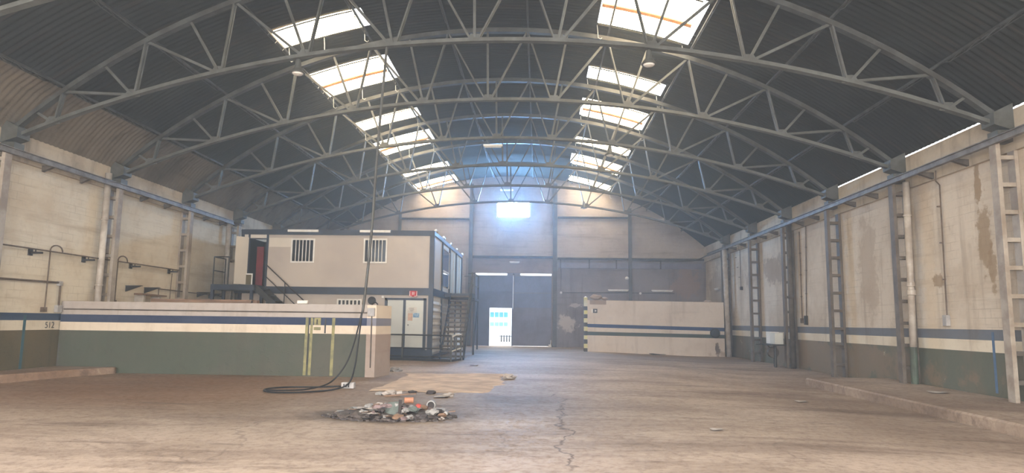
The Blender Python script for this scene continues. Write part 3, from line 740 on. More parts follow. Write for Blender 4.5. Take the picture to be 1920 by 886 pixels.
# ------------------------------------------------------------------ kerbs
mb = MB(); pts = [(7.35, 2.0), (7.4, 11.2), (7.35, 15.5), (7.3, 19.0), (8.4, 19.5), (9.84, 19.6), (9.84, 2.0)]
mb.prism(pts, -.25, .2); k = obj('kerb_platform', mb, m_floor, bevel=.035)
for v in k.data.vertices:
    if v.co.z > 0: v.co.z += fz(v.co.x, v.co.y) - .0 + .0
tag(k, 'low concrete kerb platform along the foot of the right wall', 'kerb')
mb = MB(); pts = [(XL + .01, 4), (-12.3, 4), (-12.25, 13.0), (-11.87, 14.69), (-11.5, 16.2), (-11.05, 17.45), (-11.1, 17.62), (XL + .01, 17.62)]
mb.prism(pts, -.05, .27); tag(obj('kerb_platform', mb, m_floor, bevel=.035), 'low concrete kerb tapering along the foot of the left wall', 'kerb')
for q, yy in enumerate((15.1, 15.6)):
    pass

# ------------------------------------------------------------------ left low wall
def low_left():
    t = thing('low_partition_wall', 'low wall on the left painted green with blue and cream stripes', 'wall', (-8.4, 17.9, .1))
    mb = MB(); x0, x1 = XL + .02, -4.25; yf, yb = 17.65, 17.95
    for z0, z1, mi in ((.0, 1.21, 0), (1.21, 1.43, 1), (1.43, 1.63, 2), (1.63, 1.98, 3)):
        n = 10
        for i in range(n):
            a = x0 + (x1 - x0) * i / n; b = x0 + (x1 - x0) * (i + 1) / n
            mb.quad((a, yf, z0), (b, yf, z0), (b, yf, z1), (a, yf, z1), mi); mb.quad((a, yb, z0), (b, yb, z0), (b, yb, z1), (a, yb, z1), mi)
    mb.quad((x0, yf, 1.98), (x1, yf, 1.98), (x1, yb, 1.98), (x0, yb, 1.98), 3)
    mb.quad((x1, yf, 0), (x1, yb, 0), (x1, yb, 1.98), (x1, yf, 1.98), 3)
    obj('front_face', mb, [m_lw_green, m_lw_cream, m_lw_blue, m_lw_top], t)
    # return block at the right end
    mb = MB(); e0, e1 = (-4.25, 17.64), (-4.03, 18.45)
    for z0, z1, mi in ((.0, 1.21, 0), (1.21, 1.43, 1), (1.43, 1.63, 2), (1.63, 1.97, 1)):
        mb.quad((*e0, z0), (*e1, z0), (*e1, z1), (*e0, z1), mi)
        mb.quad((e0[0] - .25, e0[1], z0), (*e0, z0), (*e0, z1), (e0[0] - .25, e0[1], z1), mi)
        mb.quad((e1[0] - .45, e1[1], z0), (*e1, z0), (*e1, z1), (e1[0] - .45, e1[1], z1), mi)
        mb.quad((e0[0] - .25, e0[1], z0), (e1[0] - .45, e1[1], z0), (e1[0] - .45, e1[1], z1), (e0[0] - .25, e0[1], z1), mi)
    mb.add([(e0[0] - .25, e0[1], 1.97), (*e0, 1.97), (*e1, 1.97), (e1[0] - .45, e1[1], 1.97)], [(0, 1, 2, 3)], 1)
    o = obj('end_block', mb, [m_lw_side, m_lw_cream, m_lw_sideblue], t); o['label'] = 'pinkish plaster end block of the low wall'
    mb = MB(); mb.tube([(XL + .1, yf - .02, 1.77), (-8, yf - .02, 1.765), (-4.5, yf - .02, 1.77)], .018, 6)
    mb.tube([(-4.37, yf - .02, 1.7), (-4.36, yf - .02, .35)], .016, 6); obj('conduit', mb, m_col_d, t)
    mb = MB(); mb.box(-4.48, -4.29, yf - .07, yf, 1.68, 1.9); b = obj('junction_box', mb, m_sock, t, bevel=.01)
    # yellow painted marks
    mb = MB(); y = yf - .003
    def line(xa, xb, za, zb, w):
        mb.quad((xa - w / 2, y, za), (xa + w / 2, y, za), (xb + w / 2, y, zb), (xb - w / 2, y, zb))
    for dx, w in ((-6.1, .075), (-5.97, .07), (-5.39, .08)):
        line(dx, dx + .01, .13, 1.62, w)
    mb.box(-5.9, -5.72, y - .012, y + .002, 1.43, 1.62); mb.box(-5.9, -5.72, y - .012, y + .002, 1.3, 1.38)
    obj('yellow_paint_marks', mb, m_yel, t)
    mb = MB(); y = yf - .006; mb.box(-6.055, -6.025, y, y + .01, .4, 1.62); mb.box(-5.835, -5.8, y - .01, y + .004, 1.45, 1.58); mb.box(-5.62, -5.58, y, y + .01, 1.22, 1.6)
    obj('slot', mb, m_dark, t)
low_left()
mb = MB(); mb.bar((-10.4, 17.82, 2.03), (-7.62, 17.82, 2.03), .16, .085); mb.box(-7.66, -7.5, 17.74, 17.9, 1.985, 2.06)
tag(obj('wooden_beam', mb, m_wood, origin=(-9, 17.8, 1.985)), 'long brown timber lying on top of the left low wall', 'timber')
mb = MB(); mb.bar((-6.43, 17.8, 2.03), (-6.15, 17.8, 2.035), .1, .09); tag(obj('broken_block', mb, m_white, origin=(-6.3, 17.8, 1.98), bevel=.012), 'small white block lying on the left low wall below the cabin stair', 'block')
for q, (x, w) in enumerate(((-4.42, .12),)):
    mb = MB(); mb.tube([(x, 17.8, 1.985), (x + .03, 17.8, 2.03), (x + .1, 17.8, 2.05), (x + .16, 17.8, 1.995)], .02, 6); tag(obj('cable_stub', mb, m_dark, origin=(x, 17.8, 1.98)), 'dark bent cable stub on the right end of the left low wall', 'cable')

# ------------------------------------------------------------------ far low wall on the right
def low_right():
    t = thing('low_partition_wall', 'low white wall at the far right with blue and green stripes and hazard-striped end', 'wall', (6, 34.5, 0))
    x0, x1 = 2.5, 9.36; yf, yb = 34.5, 34.8; mb = MB(); n = 12
    zz = lambda za, zb, x: za + (zb - za) * (x - x0) / (x1 - x0)
    for (a0, a1), (b0, b1), mi in (((.0, -.2), (.97, .9), 0), ((.97, .9), (1.15, 1.08), 2), ((1.15, 1.08), (1.37, 1.25), 0), ((1.37, 1.25), (1.54, 1.43), 1), ((1.54, 1.43), (2.74, 2.7), 0)):
        for i in range(n):
            a = x0 + (x1 - x0) * i / n; b = x0 + (x1 - x0) * (i + 1) / n
            for y in (yf, yb): mb.quad((a, y, zz(a0, a1, a)), (b, y, zz(a0, a1, b)), (b, y, zz(b0, b1, b)), (a, y, zz(b0, b1, a)), mi)
    mb.quad((x0, yf, 2.74), (x1, yf, 2.7), (x1, yb, 2.7), (x0, yb, 2.74)); mb.quad((x1, yf, -.2), (x1, yb, -.2), (x1, yb, 2.7), (x1, yf, 2.7)); mb.quad((x0, yf, 0), (x0, yb, 0), (x0, yb, 2.74), (x0, yf, 2.74))
    obj('wall_face', mb, [m_rw_white, m_rw_blue, m_rw_green], t)
    mb = MB(); z = .12; q = 0; hs = [.2, .22, .22, .2, .22, .22, .2, .22, .2, .2, .2, .45]
    for h in hs:
        if z > 2.75: break
        mb.box(x0 - .17, x0 - .001, yf - .03, yf + .3, z, min(z + h, 2.8), q % 2); z += h; q += 1
    mb.box(x0 - .17, x0 - .001, yf - .03, yf + .3, z, 2.78, 1); o = obj('hazard_strip', mb, [m_dark, m_hazy], t); o['label'] = 'black and yellow hazard striped end post'
    mb = MB(); mb.lathe([(.08, 0), (.08, .1), (.0, .16)], (x0 - .085, yf + .13, 2.78), 10); obj('post_cap', mb, m_white, t)
    mb = MB(); mb.box(2.62, 3.45, yf - .015, yf + .01, 2.52, 2.735); o = obj('bare_patch', mb, m_lw_side, t)
low_right()
def lump(mb, c, r, seed, flat=1.0, sub=2, amp=.45, mi=0):
    bm = bmesh.new(); bmesh.ops.create_icosphere(bm, subdivisions=sub, radius=1)
    v = []
    for q in bm.verts:
        k = 1 + amp * mnoise.noise(q.co * 1.9 + Vector((seed * 3.1, seed * 1.7, seed)))
        v.append((c[0] + q.co.x * r[0] * k, c[1] + q.co.y * r[1] * k, c[2] + q.co.z * r[2] * k))
    mb.add(v, [[q.index for q in fc.verts] for fc in bm.faces], mi); bm.free(); return mb
for q, (x, rr, lab) in enumerate(((2.95, .3, 'larger grey rubble lump on the left end of the far low wall'), (3.4, .16, 'small grey rubble lump right of the larger one on the far low wall'))):
    mb = MB(); lump(mb, (x, 34.65, 2.74 + rr * .5), (rr, .14, rr * .5), q + 1); tag(obj('rubble_lump', mb, m_lw_side, origin=(x, 34.65, 2.74)), lab, 'rubble')
mb = MB(); lump(mb, (8.6, 34.62, 2.74), (.2, .14, .08), 5); tag(obj('rubble_lump', mb, m_lw_side, origin=(8.6, 34.62, 2.7)), 'rubble lump on the right end of the far low wall', 'rubble')
t = thing('wall_sign', 'small dark square sign with pale mark on the far low wall', 'sign', (2.93, 34.48, 2.1))
mb = MB(); mb.box(2.78, 3.0, 34.475, 34.499, 2.09, 2.3); obj('plate', mb, m_dark, t)
mb = MB(); mb.add([(2.87, 34.47, 2.14), (2.97, 34.47, 2.2), (2.87, 34.47, 2.26)], [(0, 1, 2)]); mb.box(2.7, 2.775, 34.478, 34.499, 2.1, 2.29); obj('pale_mark', mb, m_white, t)
t = thing('rubber_buffer', 'round black rubber buffer on the right part of the far low wall', 'buffer', (8.87, 34.4, 1.16))
mb = MB(); prof = [(.09, 0), (.2, -.0), (.24, -.04), (.24, -.14), (.2, -.18), (.1, -.18)]; mb.lathe(prof, (8.87, 34.499, 1.16), 20, axis='y'); obj('ring', mb, m_black, t)
mb = MB(); mb.lathe([(.09, 0), (.09, -.15)], (8.87, 34.49, 1.16), 12, axis='y'); obj('hub', mb, m_dark, t)

# ------------------------------------------------------------------ white boxes on dark stand, right wall
t = thing('wall_bench', 'dark steel bench with a bent leg and clamp beside the dark pipe on the right', 'bench', (9.2, 26.9, fz(9.2, 27)))
zb = fz(9.2, 26.8)
mb = MB(); mb.box(8.85, 9.4, 26.1, 27.4, .82, .87); obj('bench_top', mb, m_dark, t)
mb = MB(); mb.tube([(9.1, 26.5, .82), (9.1, 26.5, zb)], .05, 8); obj('leg', mb, m_dark, t)
mb = MB(); mb.tube([(9.3, 27.2, .82), (9.3, 27.2, zb)], .04, 8); obj('leg', mb, m_dark, t)
mb = MB(); mb.lathe([(.05, -.1), (.2, -.08), (.22, .05), (.12, .1)], (9.1, 26.75, .55), 14, axis='y'); mb.bar((8.9, 26.9, .8), (9.15, 26.7, .45), .1); obj('clamp', mb, m_col_d, t)
mb = MB(); mb.tube([(8.85, 27.35, .845), (8.7, 27.5, .83)], .03, 6); obj('handle', mb, m_dark, t)
mb = MB(); mb.box(9.05, 9.35, 26.75, 27.35, .872, 1.33); o = obj('electrical_box', mb, m_white, origin=(9.2, 27, .872), bevel=.012); tag(o, 'taller white box standing on the dark bench, on the left', 'box')
mb = MB(); mb.box(8.98, 9.3, 26.15, 26.7, .872, 1.3); o = obj('electrical_box', mb, m_doorw, origin=(9.2, 26.4, .872), bevel=.012); tag(o, 'pale greenish box standing on the dark bench, on the right', 'box')

# ------------------------------------------------------------------ portable cabins
FY = 25.2; CX0, CX1 = -11.35, -4.0; Z0, ZM0, ZM1, ZT = .19, 2.53, 2.8, 4.97
def window(parent, x0, x1, z0, z1, nb, y=FY):
    mb = MB(); w = .06
    mb.box(x0, x1, y - .03, y - .0, z0, z0 + w); mb.box(x0, x1, y - .03, y, z1 - w, z1); mb.box(x0, x0 + w, y - .03, y, z0 + w, z1 - w); mb.box(x1 - w, x1, y - .03, y, z0 + w, z1 - w)
    f = obj('window_frame', mb, m_white, parent)
    mb = MB(); mb.box(x0 + w, x1 - w, y - .012, y - .004, z0 + w, z1 - w); obj('pane', mb, m_glass, f)
    for q in range(nb):
        x = x0 + w + (x1 - x0 - 2 * w) * (q + 1) / (nb + 1); mb = MB(); mb.box(x - .014, x + .014, y - .045, y - .02, z0 + .01, z1 - .01); obj('bar', mb, m_white, f)
YP = [25.2, 27.6, 29.9, 32.2, 34.6]
def cabins():
    up_ = thing('portable_cabin', 'upper storey of grey portable cabins with two barred windows', 'cabin', (-7.7, 30, ZM0))
    # upper storey
    mb = MB(); mb.box(-10.35, CX1 - .1, FY + .0, FY + .05, ZM1, 4.8); obj('front_wall', mb, m_panel, up_)
    mb = MB(); mb.box(-10.32, -9.42, FY - .012, FY - .001, 4.31, 4.66); o = obj('cover_plate', mb, m_panel2, up_)
    mb = MB(); mb.box(CX0 - .05, CX1 + .05, FY - .06, FY + .12, 4.78, ZT); mb.box(CX0 - .2, CX1 + .05, FY - .06, FY + .12, ZM0, ZM1)
    mb.box(CX1 - .12, CX1 + .05, FY - .06, FY + .1, ZM1, 4.8); mb.box(CX0 - .05, CX0 + .06, FY - .05, FY + .1, ZM1, 4.8); mb.box(-10.42, -10.34, FY - .03, FY + .05, ZM1, 4.78)
    mb.box(-11.13, -11.06, FY - .03, FY + .04, ZM1, 4.78); mb.box(-11.13, -10.35, FY - .03, FY + .04, 4.6, 4.64)
    obj('front_frame', mb, m_navy, up_)
    mb = MB(); mb.box(-11.06, -10.42, FY, FY + .03, 4.64, 4.78); mb.box(-11.3, -11.13, FY, FY + .03, 4.6, 4.78); obj('transom_panel', mb, m_panel2, up_)
    window(up_, -9.46, -8.54, 3.71, 4.64, 5); window(up_, -6.66, -5.75, 3.72, 4.66, 5)
    # inside of the open doorway
    mb = MB(); mb.box(-11.3, -10.35, 27.0, 27.05, ZM1, 4.7); mb.box(-11.3, -11.25, FY + .1, 27.0, ZM1, 4.7); mb.box(-10.38, -10.34, FY + .05, 27.0, ZM1, 4.7); mb.box(-11.3, -10.35, FY, 27.0, ZM1 - .02, ZM1); obj('room_inside', mb, m_dark_in, up_)
    mb = MB(); mb.box(-11.12, -10.85, 26.0, 26.06, ZM1, 4.4); o = obj('inner_door', mb, m_red, up_); o['label'] = 'dark red inner door'
    mb = MB(); mb.box(-10.8, -10.5, 26.8, 26.9, 3.3, 4.2); obj('shelf_unit', mb, m_dark, up_)
    # door leaf swung outwards
    mb = MB(); mb.add([(-11.12, FY - .04, 2.86), (-11.42, FY - .45, 2.86), (-11.42, FY - .45, 4.66), (-11.12, FY - .04, 4.66), (-11.09, FY - .06, 2.86), (-11.39, FY - .47, 2.86), (-11.39, FY - .47, 4.66), (-11.09, FY - .06, 4.66)],
                     [(0, 1, 2, 3), (7, 6, 5, 4), (0, 4, 5, 1), (1, 5, 6, 2), (2, 6, 7, 3), (3, 7, 4, 0)]); dl = obj('door_leaf', mb, m_panel2, up_)
    # roof slab
    mb = MB(); mb.box(CX0, CX1, FY + .05, YP[-1], ZT - .03, ZT + .02); obj('roof_slab', mb, m_dark, up_)
    # right side of the upper storey
    xs = CX1
    mb = MB(); mb.box(xs - .06, xs, FY + .1, YP[1], ZM1, 4.82); mb.box(xs - .06, xs, YP[1], YP[2], ZM1, 3.0); mb.box(xs - .06, xs, YP[2], YP[4], ZM1, 4.82); mb.box(xs - .06, xs, YP[1], YP[2], 4.6, 4.82); obj('side_wall', mb, m_panel2, up_)
    for y in YP[1:]:
        mb = MB(); mb.box(xs - .1, xs + .05, y - .08, y + .08, ZM1, 4.85); obj('side_post', mb, m_navy, up_)
    mb = MB(); mb.box(xs - .1, xs + .05, FY, YP[-1] + .08, 4.82, ZT); obj('side_top_rail', mb, m_gate2, up_)
    mb = MB(); mb.box(xs - .1, xs + .05, FY, YP[-1] + .08, ZM0, ZM1); obj('side_floor_rail', mb, m_navy, up_)
    mb = MB(); mb.box(xs - .03, xs + .01, YP[1] + .15, YP[2] - .15, 3.05, 4.55); obj('side_pane', mb, m_glassb, up_)
    mb = MB(); mb.box(xs - .02, xs + .03, YP[1] + .1, YP[2] - .1, 3.62, 3.7); mb.box(xs - .02, xs + .03, YP[1] + .08, YP[1] + .15, 3.0, 4.6); mb.box(xs - .02, xs + .03, YP[2] - .15, YP[2] - .08, 3.0, 4.6); obj('side_window_frame', mb, m_white, up_)
    for a, b in ((YP[2], YP[3]), (YP[3], YP[4])):
        mb = MB(); mb.box(xs, xs + .03, a + .35, b - .35, ZM1 + .05, 4.7); dd = obj('side_door', mb, m_doorw, up_)
        mb = MB(); mb.box(xs + .03, xs + .06, (a + b) / 2 - .03, (a + b) / 2 + .03, ZM1 + .05, 4.7); obj('door_post', mb, m_white, dd)
    for y in (FY + .3, YP[1], YP[2], YP[3], YP[4] - .1):
        mb = MB(); mb.tube([(xs + .02, y - .1, ZT + .01), (xs + .02, y + .15, ZT + .09), (xs + .02, y + .5, ZT + .06)], .05, 6); obj('corner_fitting', mb, m_white, up_)
    # lower storey
    lo = thing('portable_cabin', 'lower storey of grey portable cabins with dark framed double doors', 'cabin', (-7.7, 30, Z0))
    mb = MB(); mb.box(CX0, CX1 - .1, FY + .05, FY + .1, .5, ZM0); obj('front_wall', mb, m_panel, lo)
    mb = MB(); mb.box(CX0, CX1 + .05, FY - .06, FY + .12, Z0, .5); mb.box(CX1 - .12, CX1 + .05, FY - .06, FY + .1, .5, ZM0); mb.box(CX0 - .05, CX0 + .06, FY - .06, FY + .1, .5, ZM0); mb.box(-10.3, -10.24, FY - .02, FY + .06, .5, ZM0); obj('front_frame', mb, m_navy, lo)
    mb = MB()
    for x in (-5.72, -5.02, -4.25): mb.box(x - .045, x + .045, FY - .04, FY + .05, .5, 2.42 if x != -5.02 else 2.36)
    mb.box(-5.76, -4.2, FY - .04, FY + .05, 2.34, 2.42); mb.box(-5.72, -4.25, FY - .04, FY + .05, .48, .56); df = obj('door_frame', mb, m_navy, lo)
    mb = MB(); mb.box(-5.66, -5.07, FY - .02, FY + .04, .56, 2.34); d1 = obj('door', mb, m_doorw, lo)
    mb = MB(); mb.box(-4.97, -4.3, FY - .02, FY + .04, .56, 2.34); d2 = obj('door', mb, m_doorw, lo)
    mb = MB(); mb.box(-4.88, -4.84, FY - .05, FY - .02, 1.4, 1.44); obj('door_knob', mb, m_steel_d, d2)
    window_lo = None
    mb = MB(); x0, x1, z0, z1 = -7.6, -6.65, 2.08, 2.36; w = .05
    mb.box(x0, x1, FY + .0, FY + .048, z0, z0 + w); mb.box(x0, x1, FY, FY + .048, z1 - w, z1)
    for q in range(7):
        x = x0 + (x1 - x0 - .06) * q / 6; mb.box(x, x + .06, FY, FY + .048, z0 + w, z1 - w)
    f = obj('vent_window', mb, m_white, lo); mb = MB(); mb.box(x0 + .03, x1 - .03, FY + .03, FY + .049, z0 + .03, z1 - .03); obj('pane', mb, m_glass, f)
    # side of the lower storey
    mb = MB(); mb.box(xs - .06, xs, FY + .1, YP[-1], Z0, ZM0); obj('side_wall', mb, m_panel2, lo)
    for y in YP[1:]:
        mb = MB(); mb.box(xs - .1, xs + .05, y - .08, y + .08, Z0, ZM0); obj('side_post', mb, m_navy, lo)
    for a, b in zip(YP, YP[1:]):
        mb = MB(); n = 8
        for q in range(n):
            z = Z0 + .15 + q * .26
            mb.add([(xs + .005, a + .12, z), (xs + .005, b - .12, z), (xs + .04, b - .12, z + .06), (xs + .04, a + .12, z + .06), (xs + .005, b - .12, z + .16), (xs + .005, a + .12, z + .16)], [(0, 1, 2, 3), (3, 2, 4, 5)])
        obj('shutter', mb, m_white, lo)
    mb = MB(); mb.box(xs - .1, xs + .05, FY, YP[-1], Z0, Z0 + .12); obj('side_floor_rail', mb, m_navy, lo)
cabins()
# things mounted on the cabins
t = thing('tube_lamp', 'white tube lamp on the cabin roof edge above the left barred window', 'lamp', (-9, FY - .1, 4.93), 'tube lamps on the cabin roof edge')
mb = MB(); mb.box(-9.58, -8.4, FY - .14, FY - .062, 4.88, 4.97); obj('housing', mb, m_white, t)
t = thing('tube_lamp', 'white tube lamp on the cabin roof edge above the right barred window', 'lamp', (-6.2, FY - .1, 4.93), 'tube lamps on the cabin roof edge')
mb = MB(); mb.box(-6.8, -5.63, FY - .14, FY - .062, 4.88, 4.97); obj('housing', mb, m_white, t)
t = thing('wall_fan', 'round black extractor fan on the lower cabin beside its small barred window', 'fan', (-6.27, FY, 2.31))
mb = MB(); mb.lathe([(.13, 0), (.15, -.02), (.15, -.07), (.12, -.07)], (-6.27, FY + .049, 2.31), 20, axis='y'); obj('housing', mb, m_black, t)
mb = MB()
for q in range(4):
    a = q * PI / 2 + .4; mb.bar((-6.27, FY - .025, 2.31), (-6.27 + .11 * math.cos(a), FY - .025, 2.31 + .11 * math.sin(a)), .05, .008, up=(0, 1, 0))
obj('blades', mb, m_dark, t)
mb = MB(); mb.box(-5.9, -5.8, FY - .03, FY + .049, 2.4, 2.5); tag(obj('alarm_box', mb, m_white, origin=(-5.85, FY, 2.4), bevel=.01), 'tiny white box under the navy beam right of the extractor fan', 'box')
t = thing('fire_sign', 'small red and white sign on the navy beam above the cabin doors', 'sign', (-4.69, FY - .07, 2.47))
m_signred = paint('sign_red', rgb(196, 60, 66), scale=6, bump=0)
mb = MB(); mb.box(-4.84, -4.54, FY - .075, FY - .062, 2.47, 2.69); obj('plate', mb, m_signred, t)
mb = MB(); y = FY - .078
for a, b, c, e in ((-4.83, -4.81, 2.48, 2.68), (-4.57, -4.55, 2.5, 2.68), (-4.81, -4.74, 2.48, 2.5), (-4.65, -4.56, 2.48, 2.5), (-4.735, -4.72, 2.54, 2.65), (-4.7, -4.685, 2.54, 2.65), (-4.66, -4.645, 2.54, 2.65)): mb.box(a, b, y, y + .004, c, e)
obj('white_marks', mb, m_white, t)
m_paper = paint('notice_paper', rgb(206, 200, 190), scale=4, bump=0); m_pbl = paint('notice_blue', rgb(92, 132, 166), rgb(170, 186, 196), scale=9, bump=0); m_por = paint('notice_orange', rgb(200, 166, 142), rgb(176, 150, 132), scale=9, bump=0)
t = thing('door_notice', 'pale typed notice at the top of the right cabin door', 'notice', (-4.72, FY - .03, 1.95))
mb = MB(); mb.box(-4.9, -4.55, FY - .028, FY - .021, 1.88, 2.08); obj('sheet', mb, m_paper, t)
mb = MB()
for a, b, z in ((-4.86, -4.66, 2.03), (-4.84, -4.64, 1.985), (-4.8, -4.68, 1.95)): mb.box(a, b, FY - .031, FY - .028, z, z + .012)
obj('text_lines', mb, m_col_d, t)
mb = MB(); mb.box(-4.88, -4.7, FY - .028, FY - .021, 1.58, 1.86); tag(obj('door_notice', mb, m_por, origin=(-4.79, FY - .03, 1.58)), 'faded orange leaflet on the right cabin door, beside the blue one', 'notice')
mb = MB(); mb.box(-4.68, -4.45, FY - .028, FY - .021, 1.7, 1.86); tag(obj('door_notice', mb, m_pbl, origin=(-4.56, FY - .03, 1.7)), 'small blue leaflet on the right cabin door', 'notice')
mb = MB(); mb.box(-11.15, -10.86, FY - .08, FY - .05, 2.81, 3.28); o = obj('framed_panel', mb, m_white, origin=(-11, FY, 2.81)); 
tag(o, 'small white frame standing in the open upper cabin doorway', 'frame'); mb = MB(); mb.box(-11.11, -10.9, FY - .085, FY - .08, 2.86, 3.23); q = obj('dark_panel', mb, m_green_l, o)

# left stair up to the cabin door
def stair(name, lab, x0, x1, y0, y1, z0, z1, along, n, tw, mat, rails):
    pass
t = thing('steel_stair', 'dark steel stair rising leftwards behind the left low wall to the upper cabin door', 'stair', (-9.6, 24.6, .15))
for y in (24.2, 24.95): mb = MB(); mb.bar((-7.3, y, fz(-7, 24)), (-10.35, y, 2.72), .05, .2); obj('stringer', mb, m_dark, t)
for q in range(12):
    f = (q + .5) / 12; x = -7.3 - 3.05 * f; z = .15 + 2.6 * f; mb = MB(); mb.box(x - .13, x + .13, 24.2, 24.95, z, z + .03); obj('tread', mb, m_dark, t)
mb = MB(); mb.box(-11.9, -10.3, 24.0, 25.12, 2.6, 2.8); obj('landing', mb, m_navy, t)
for x in (-11.85, -10.4):
    for y in (24.02, 24.9): mb = MB(); mb.box(x - .05, x + .05, y, y + .1, .14, 2.6); obj('landing_leg', mb, m_navy, t)
mb = MB(); mb.tube([(-10.3, 24.95, 3.62), (-8.75, 24.95, 2.25), (-7.4, 24.95, 1.05)], .022, 6); mb.tube([(-10.3, 24.95, 3.18), (-7.4, 24.95, .62)], .018, 6); mb.tube([(-9.53, 24.95, 2.95), (-9.53, 24.95, 2.1)], .02, 6); mb.tube([(-8.0, 24.95, 1.6), (-8.0, 24.95, .75)], .02, 6); obj('handrail', mb, m_dark, t)
mb = MB()
for p in ((-11.85, 24.05), (-11.85, 24.95), (-11.3, 24.05)): mb.tube([(*p, 2.8), (*p, 3.82)], .025, 6)
mb.tube([(-11.85, 24.95, 3.8), (-11.85, 24.05, 3.8), (-11.3, 24.05, 3.8)], .025, 6); mb.tube([(-11.85, 24.95, 3.3), (-11.85, 24.05, 3.3)], .02, 6); obj('landing_rail', mb, m_dark, t)
mb = MB(); mb.bar((-12.3, 25.75, .14), (-11.8, 25.45, 3.7), .25, .04); tag(obj('leaning_board', mb, m_col, origin=(-12, 25.5, .14)), 'grey board leaning upright between the left wall and the cabin landing', 'board')

# outer stair, catwalk and guard rail at the right of the cabins
t = thing('steel_stair', 'open-tread steel stair on the right side of the cabins', 'stair', (-3.2, 26, .16))
xa, xb, ya, yb2, za, zb2 = -3.66, -2.78, 25.35, 28.2, .15, 2.66
mb = MB(); mb.bar((xa, ya, za), (xa, yb2, zb2), .05, .22); obj('stringer', mb, m_navy, t)
mb = MB(); mb.bar((xb, ya, za), (xb, yb2, zb2), .05, .22); obj('stringer', mb, m_navy, t)
for q in range(14):
    f = (q + .5) / 14; y = ya + (yb2 - ya) * f; z = za + (zb2 - za) * f; mb = MB(); mb.box(xa, xb, y - .12, y + .12, z, z + .07); obj('tread', mb, m_col_d, t)
mb = MB(); mb.tube([(xb, ya, za + .1), (xb, ya, 1.05), (xb, yb2, 3.62)], .022, 6); mb.tube([(xb, ya, .62), (xb, yb2, 3.12)], .015, 6); mb.tube([(xb, yb2, 2.6), (xb, yb2, 3.62)], .022, 6); mb.tube([(xb, 26.8, 1.45), (xb, 26.8, 2.36)], .018, 6); obj('handrail', mb, m_steel_d, t)
mb = MB(); mb.box(-3.93, -3.1, 28.2, 35.2, 2.6, 2.72); mb.box(-3.93, xb + .03, 28.1, 29.4, 2.58, 2.74); obj('catwalk_deck', mb, m_navy, t)
for p in ((-3.15, 33.0), (-3.15, 35.15), (-2.8, 29.35)):
    mb = MB(); mb.box(p[0] - .04, p[0] + .04, p[1] - .04, p[1] + .04, .15, 3.95 if p[1] > 30 else 3.7); obj('catwalk_post', mb, m_navy, t)
mb = MB(); mb.tube([(-2.8, 29.35, 3.68), (-3.15, 30.2, 3.72), (-3.15, 33, 3.93), (-3.15, 35.15, 3.93), (-3.9, 35.15, 3.93)], .022, 6); mb.tube([(-3.15, 30.2, 3.3), (-3.15, 35.15, 3.35)], .016, 6); obj('catwalk_rail', mb, m_steel, t)
mb = MB(); mb.bar((-3.15, 33.0, .3), (-3.15, 35.1, 2.5), .05); obj('catwalk_brace', mb, m_navy, t)
t = thing('guard_rail', 'low steel guard rail on a base frame before the cabin doors', 'railing', (-4.4, 24.5, .15))
A, B2, D2 = Vector((-5.9, 24.75, 0)), Vector((-3.1, 24.2, 0)), Vector((-2.85, 25.05, 0))
def on(p, z): return (p.x, p.y, z)
mb = MB(); mb.bar(on(A, .2), on(B2, .18), .08, .09); mb.bar(on(B2, .18), on(D2, .18), .08, .08); obj('base_frame', mb, m_dark, t)
for p, h in ((A.lerp(B2, .35), 1.08), (B2, 1.08), (D2, 1.05), (B2.lerp(D2, .5), 1.05)):
    mb = MB(); mb.box(p.x - .03, p.x + .03, p.y - .03, p.y + .03, .14, h); obj('post', mb, m_steel_d, t)
mb = MB(); mb.tube([on(A, 1.07), on(B2, 1.07)], .03, 6); mb.tube([on(A, .6), on(B2, .6)], .026, 6); mb.tube([on(A, .32), on(B2, .3)], .024, 6); obj('rail', mb, m_dark, t)
mb = MB(); mb.tube([on(B2, 1.0), on(B2.lerp(D2, .5), 1.09), on(D2, 1.1)], .03, 6); mb.tube([on(B2, .5), on(B2.lerp(D2, .5), .55), on(D2, .6)], .026, 6); o = obj('white_rail', mb, m_white, t); o['label'] = 'white end rails of the guard rail'

# ------------------------------------------------------------------ lamps
def bell(p, lab, r=.17):
    t = thing('bell_lamp', lab, 'lamp', p, 'bell lamps under the trusses'); x, y, z = p
    mb = MB(); mb.lathe([(.04, .34), (.06, .3), (.075, .14), (r, .02), (r, 0), (r * .85, 0)], p, 16); obj('shade', mb, m_steel, t, smooth=True)
    mb = MB(); mb.lathe([(r * .8, .01), (r * .6, -.03), (.02, -.05)], p, 14); obj('glass', mb, m_white, t)
    mb = MB(); mb.tube([(x, y, z + .34), (x, y, z + .4)], .012, 5); obj('stem', mb, m_steel_d, t)
def under(xo, yr): q = bp(xo, yr); return (q.x, q.y, q.z - .40)
bell(under(-4.12, TY[1]), 'bell lamp hanging under the left half of the nearest whole truss')
bell(under(3.9, TY[1]), 'bell lamp hanging under the right half of the nearest whole truss')
bell(under(3.9, TY[3]), 'bell lamp under the right half of the truss carrying the tube lamp')
bell((2.35, 34.9, 7.55), 'dark bell lamp at the right before the end wall gable')
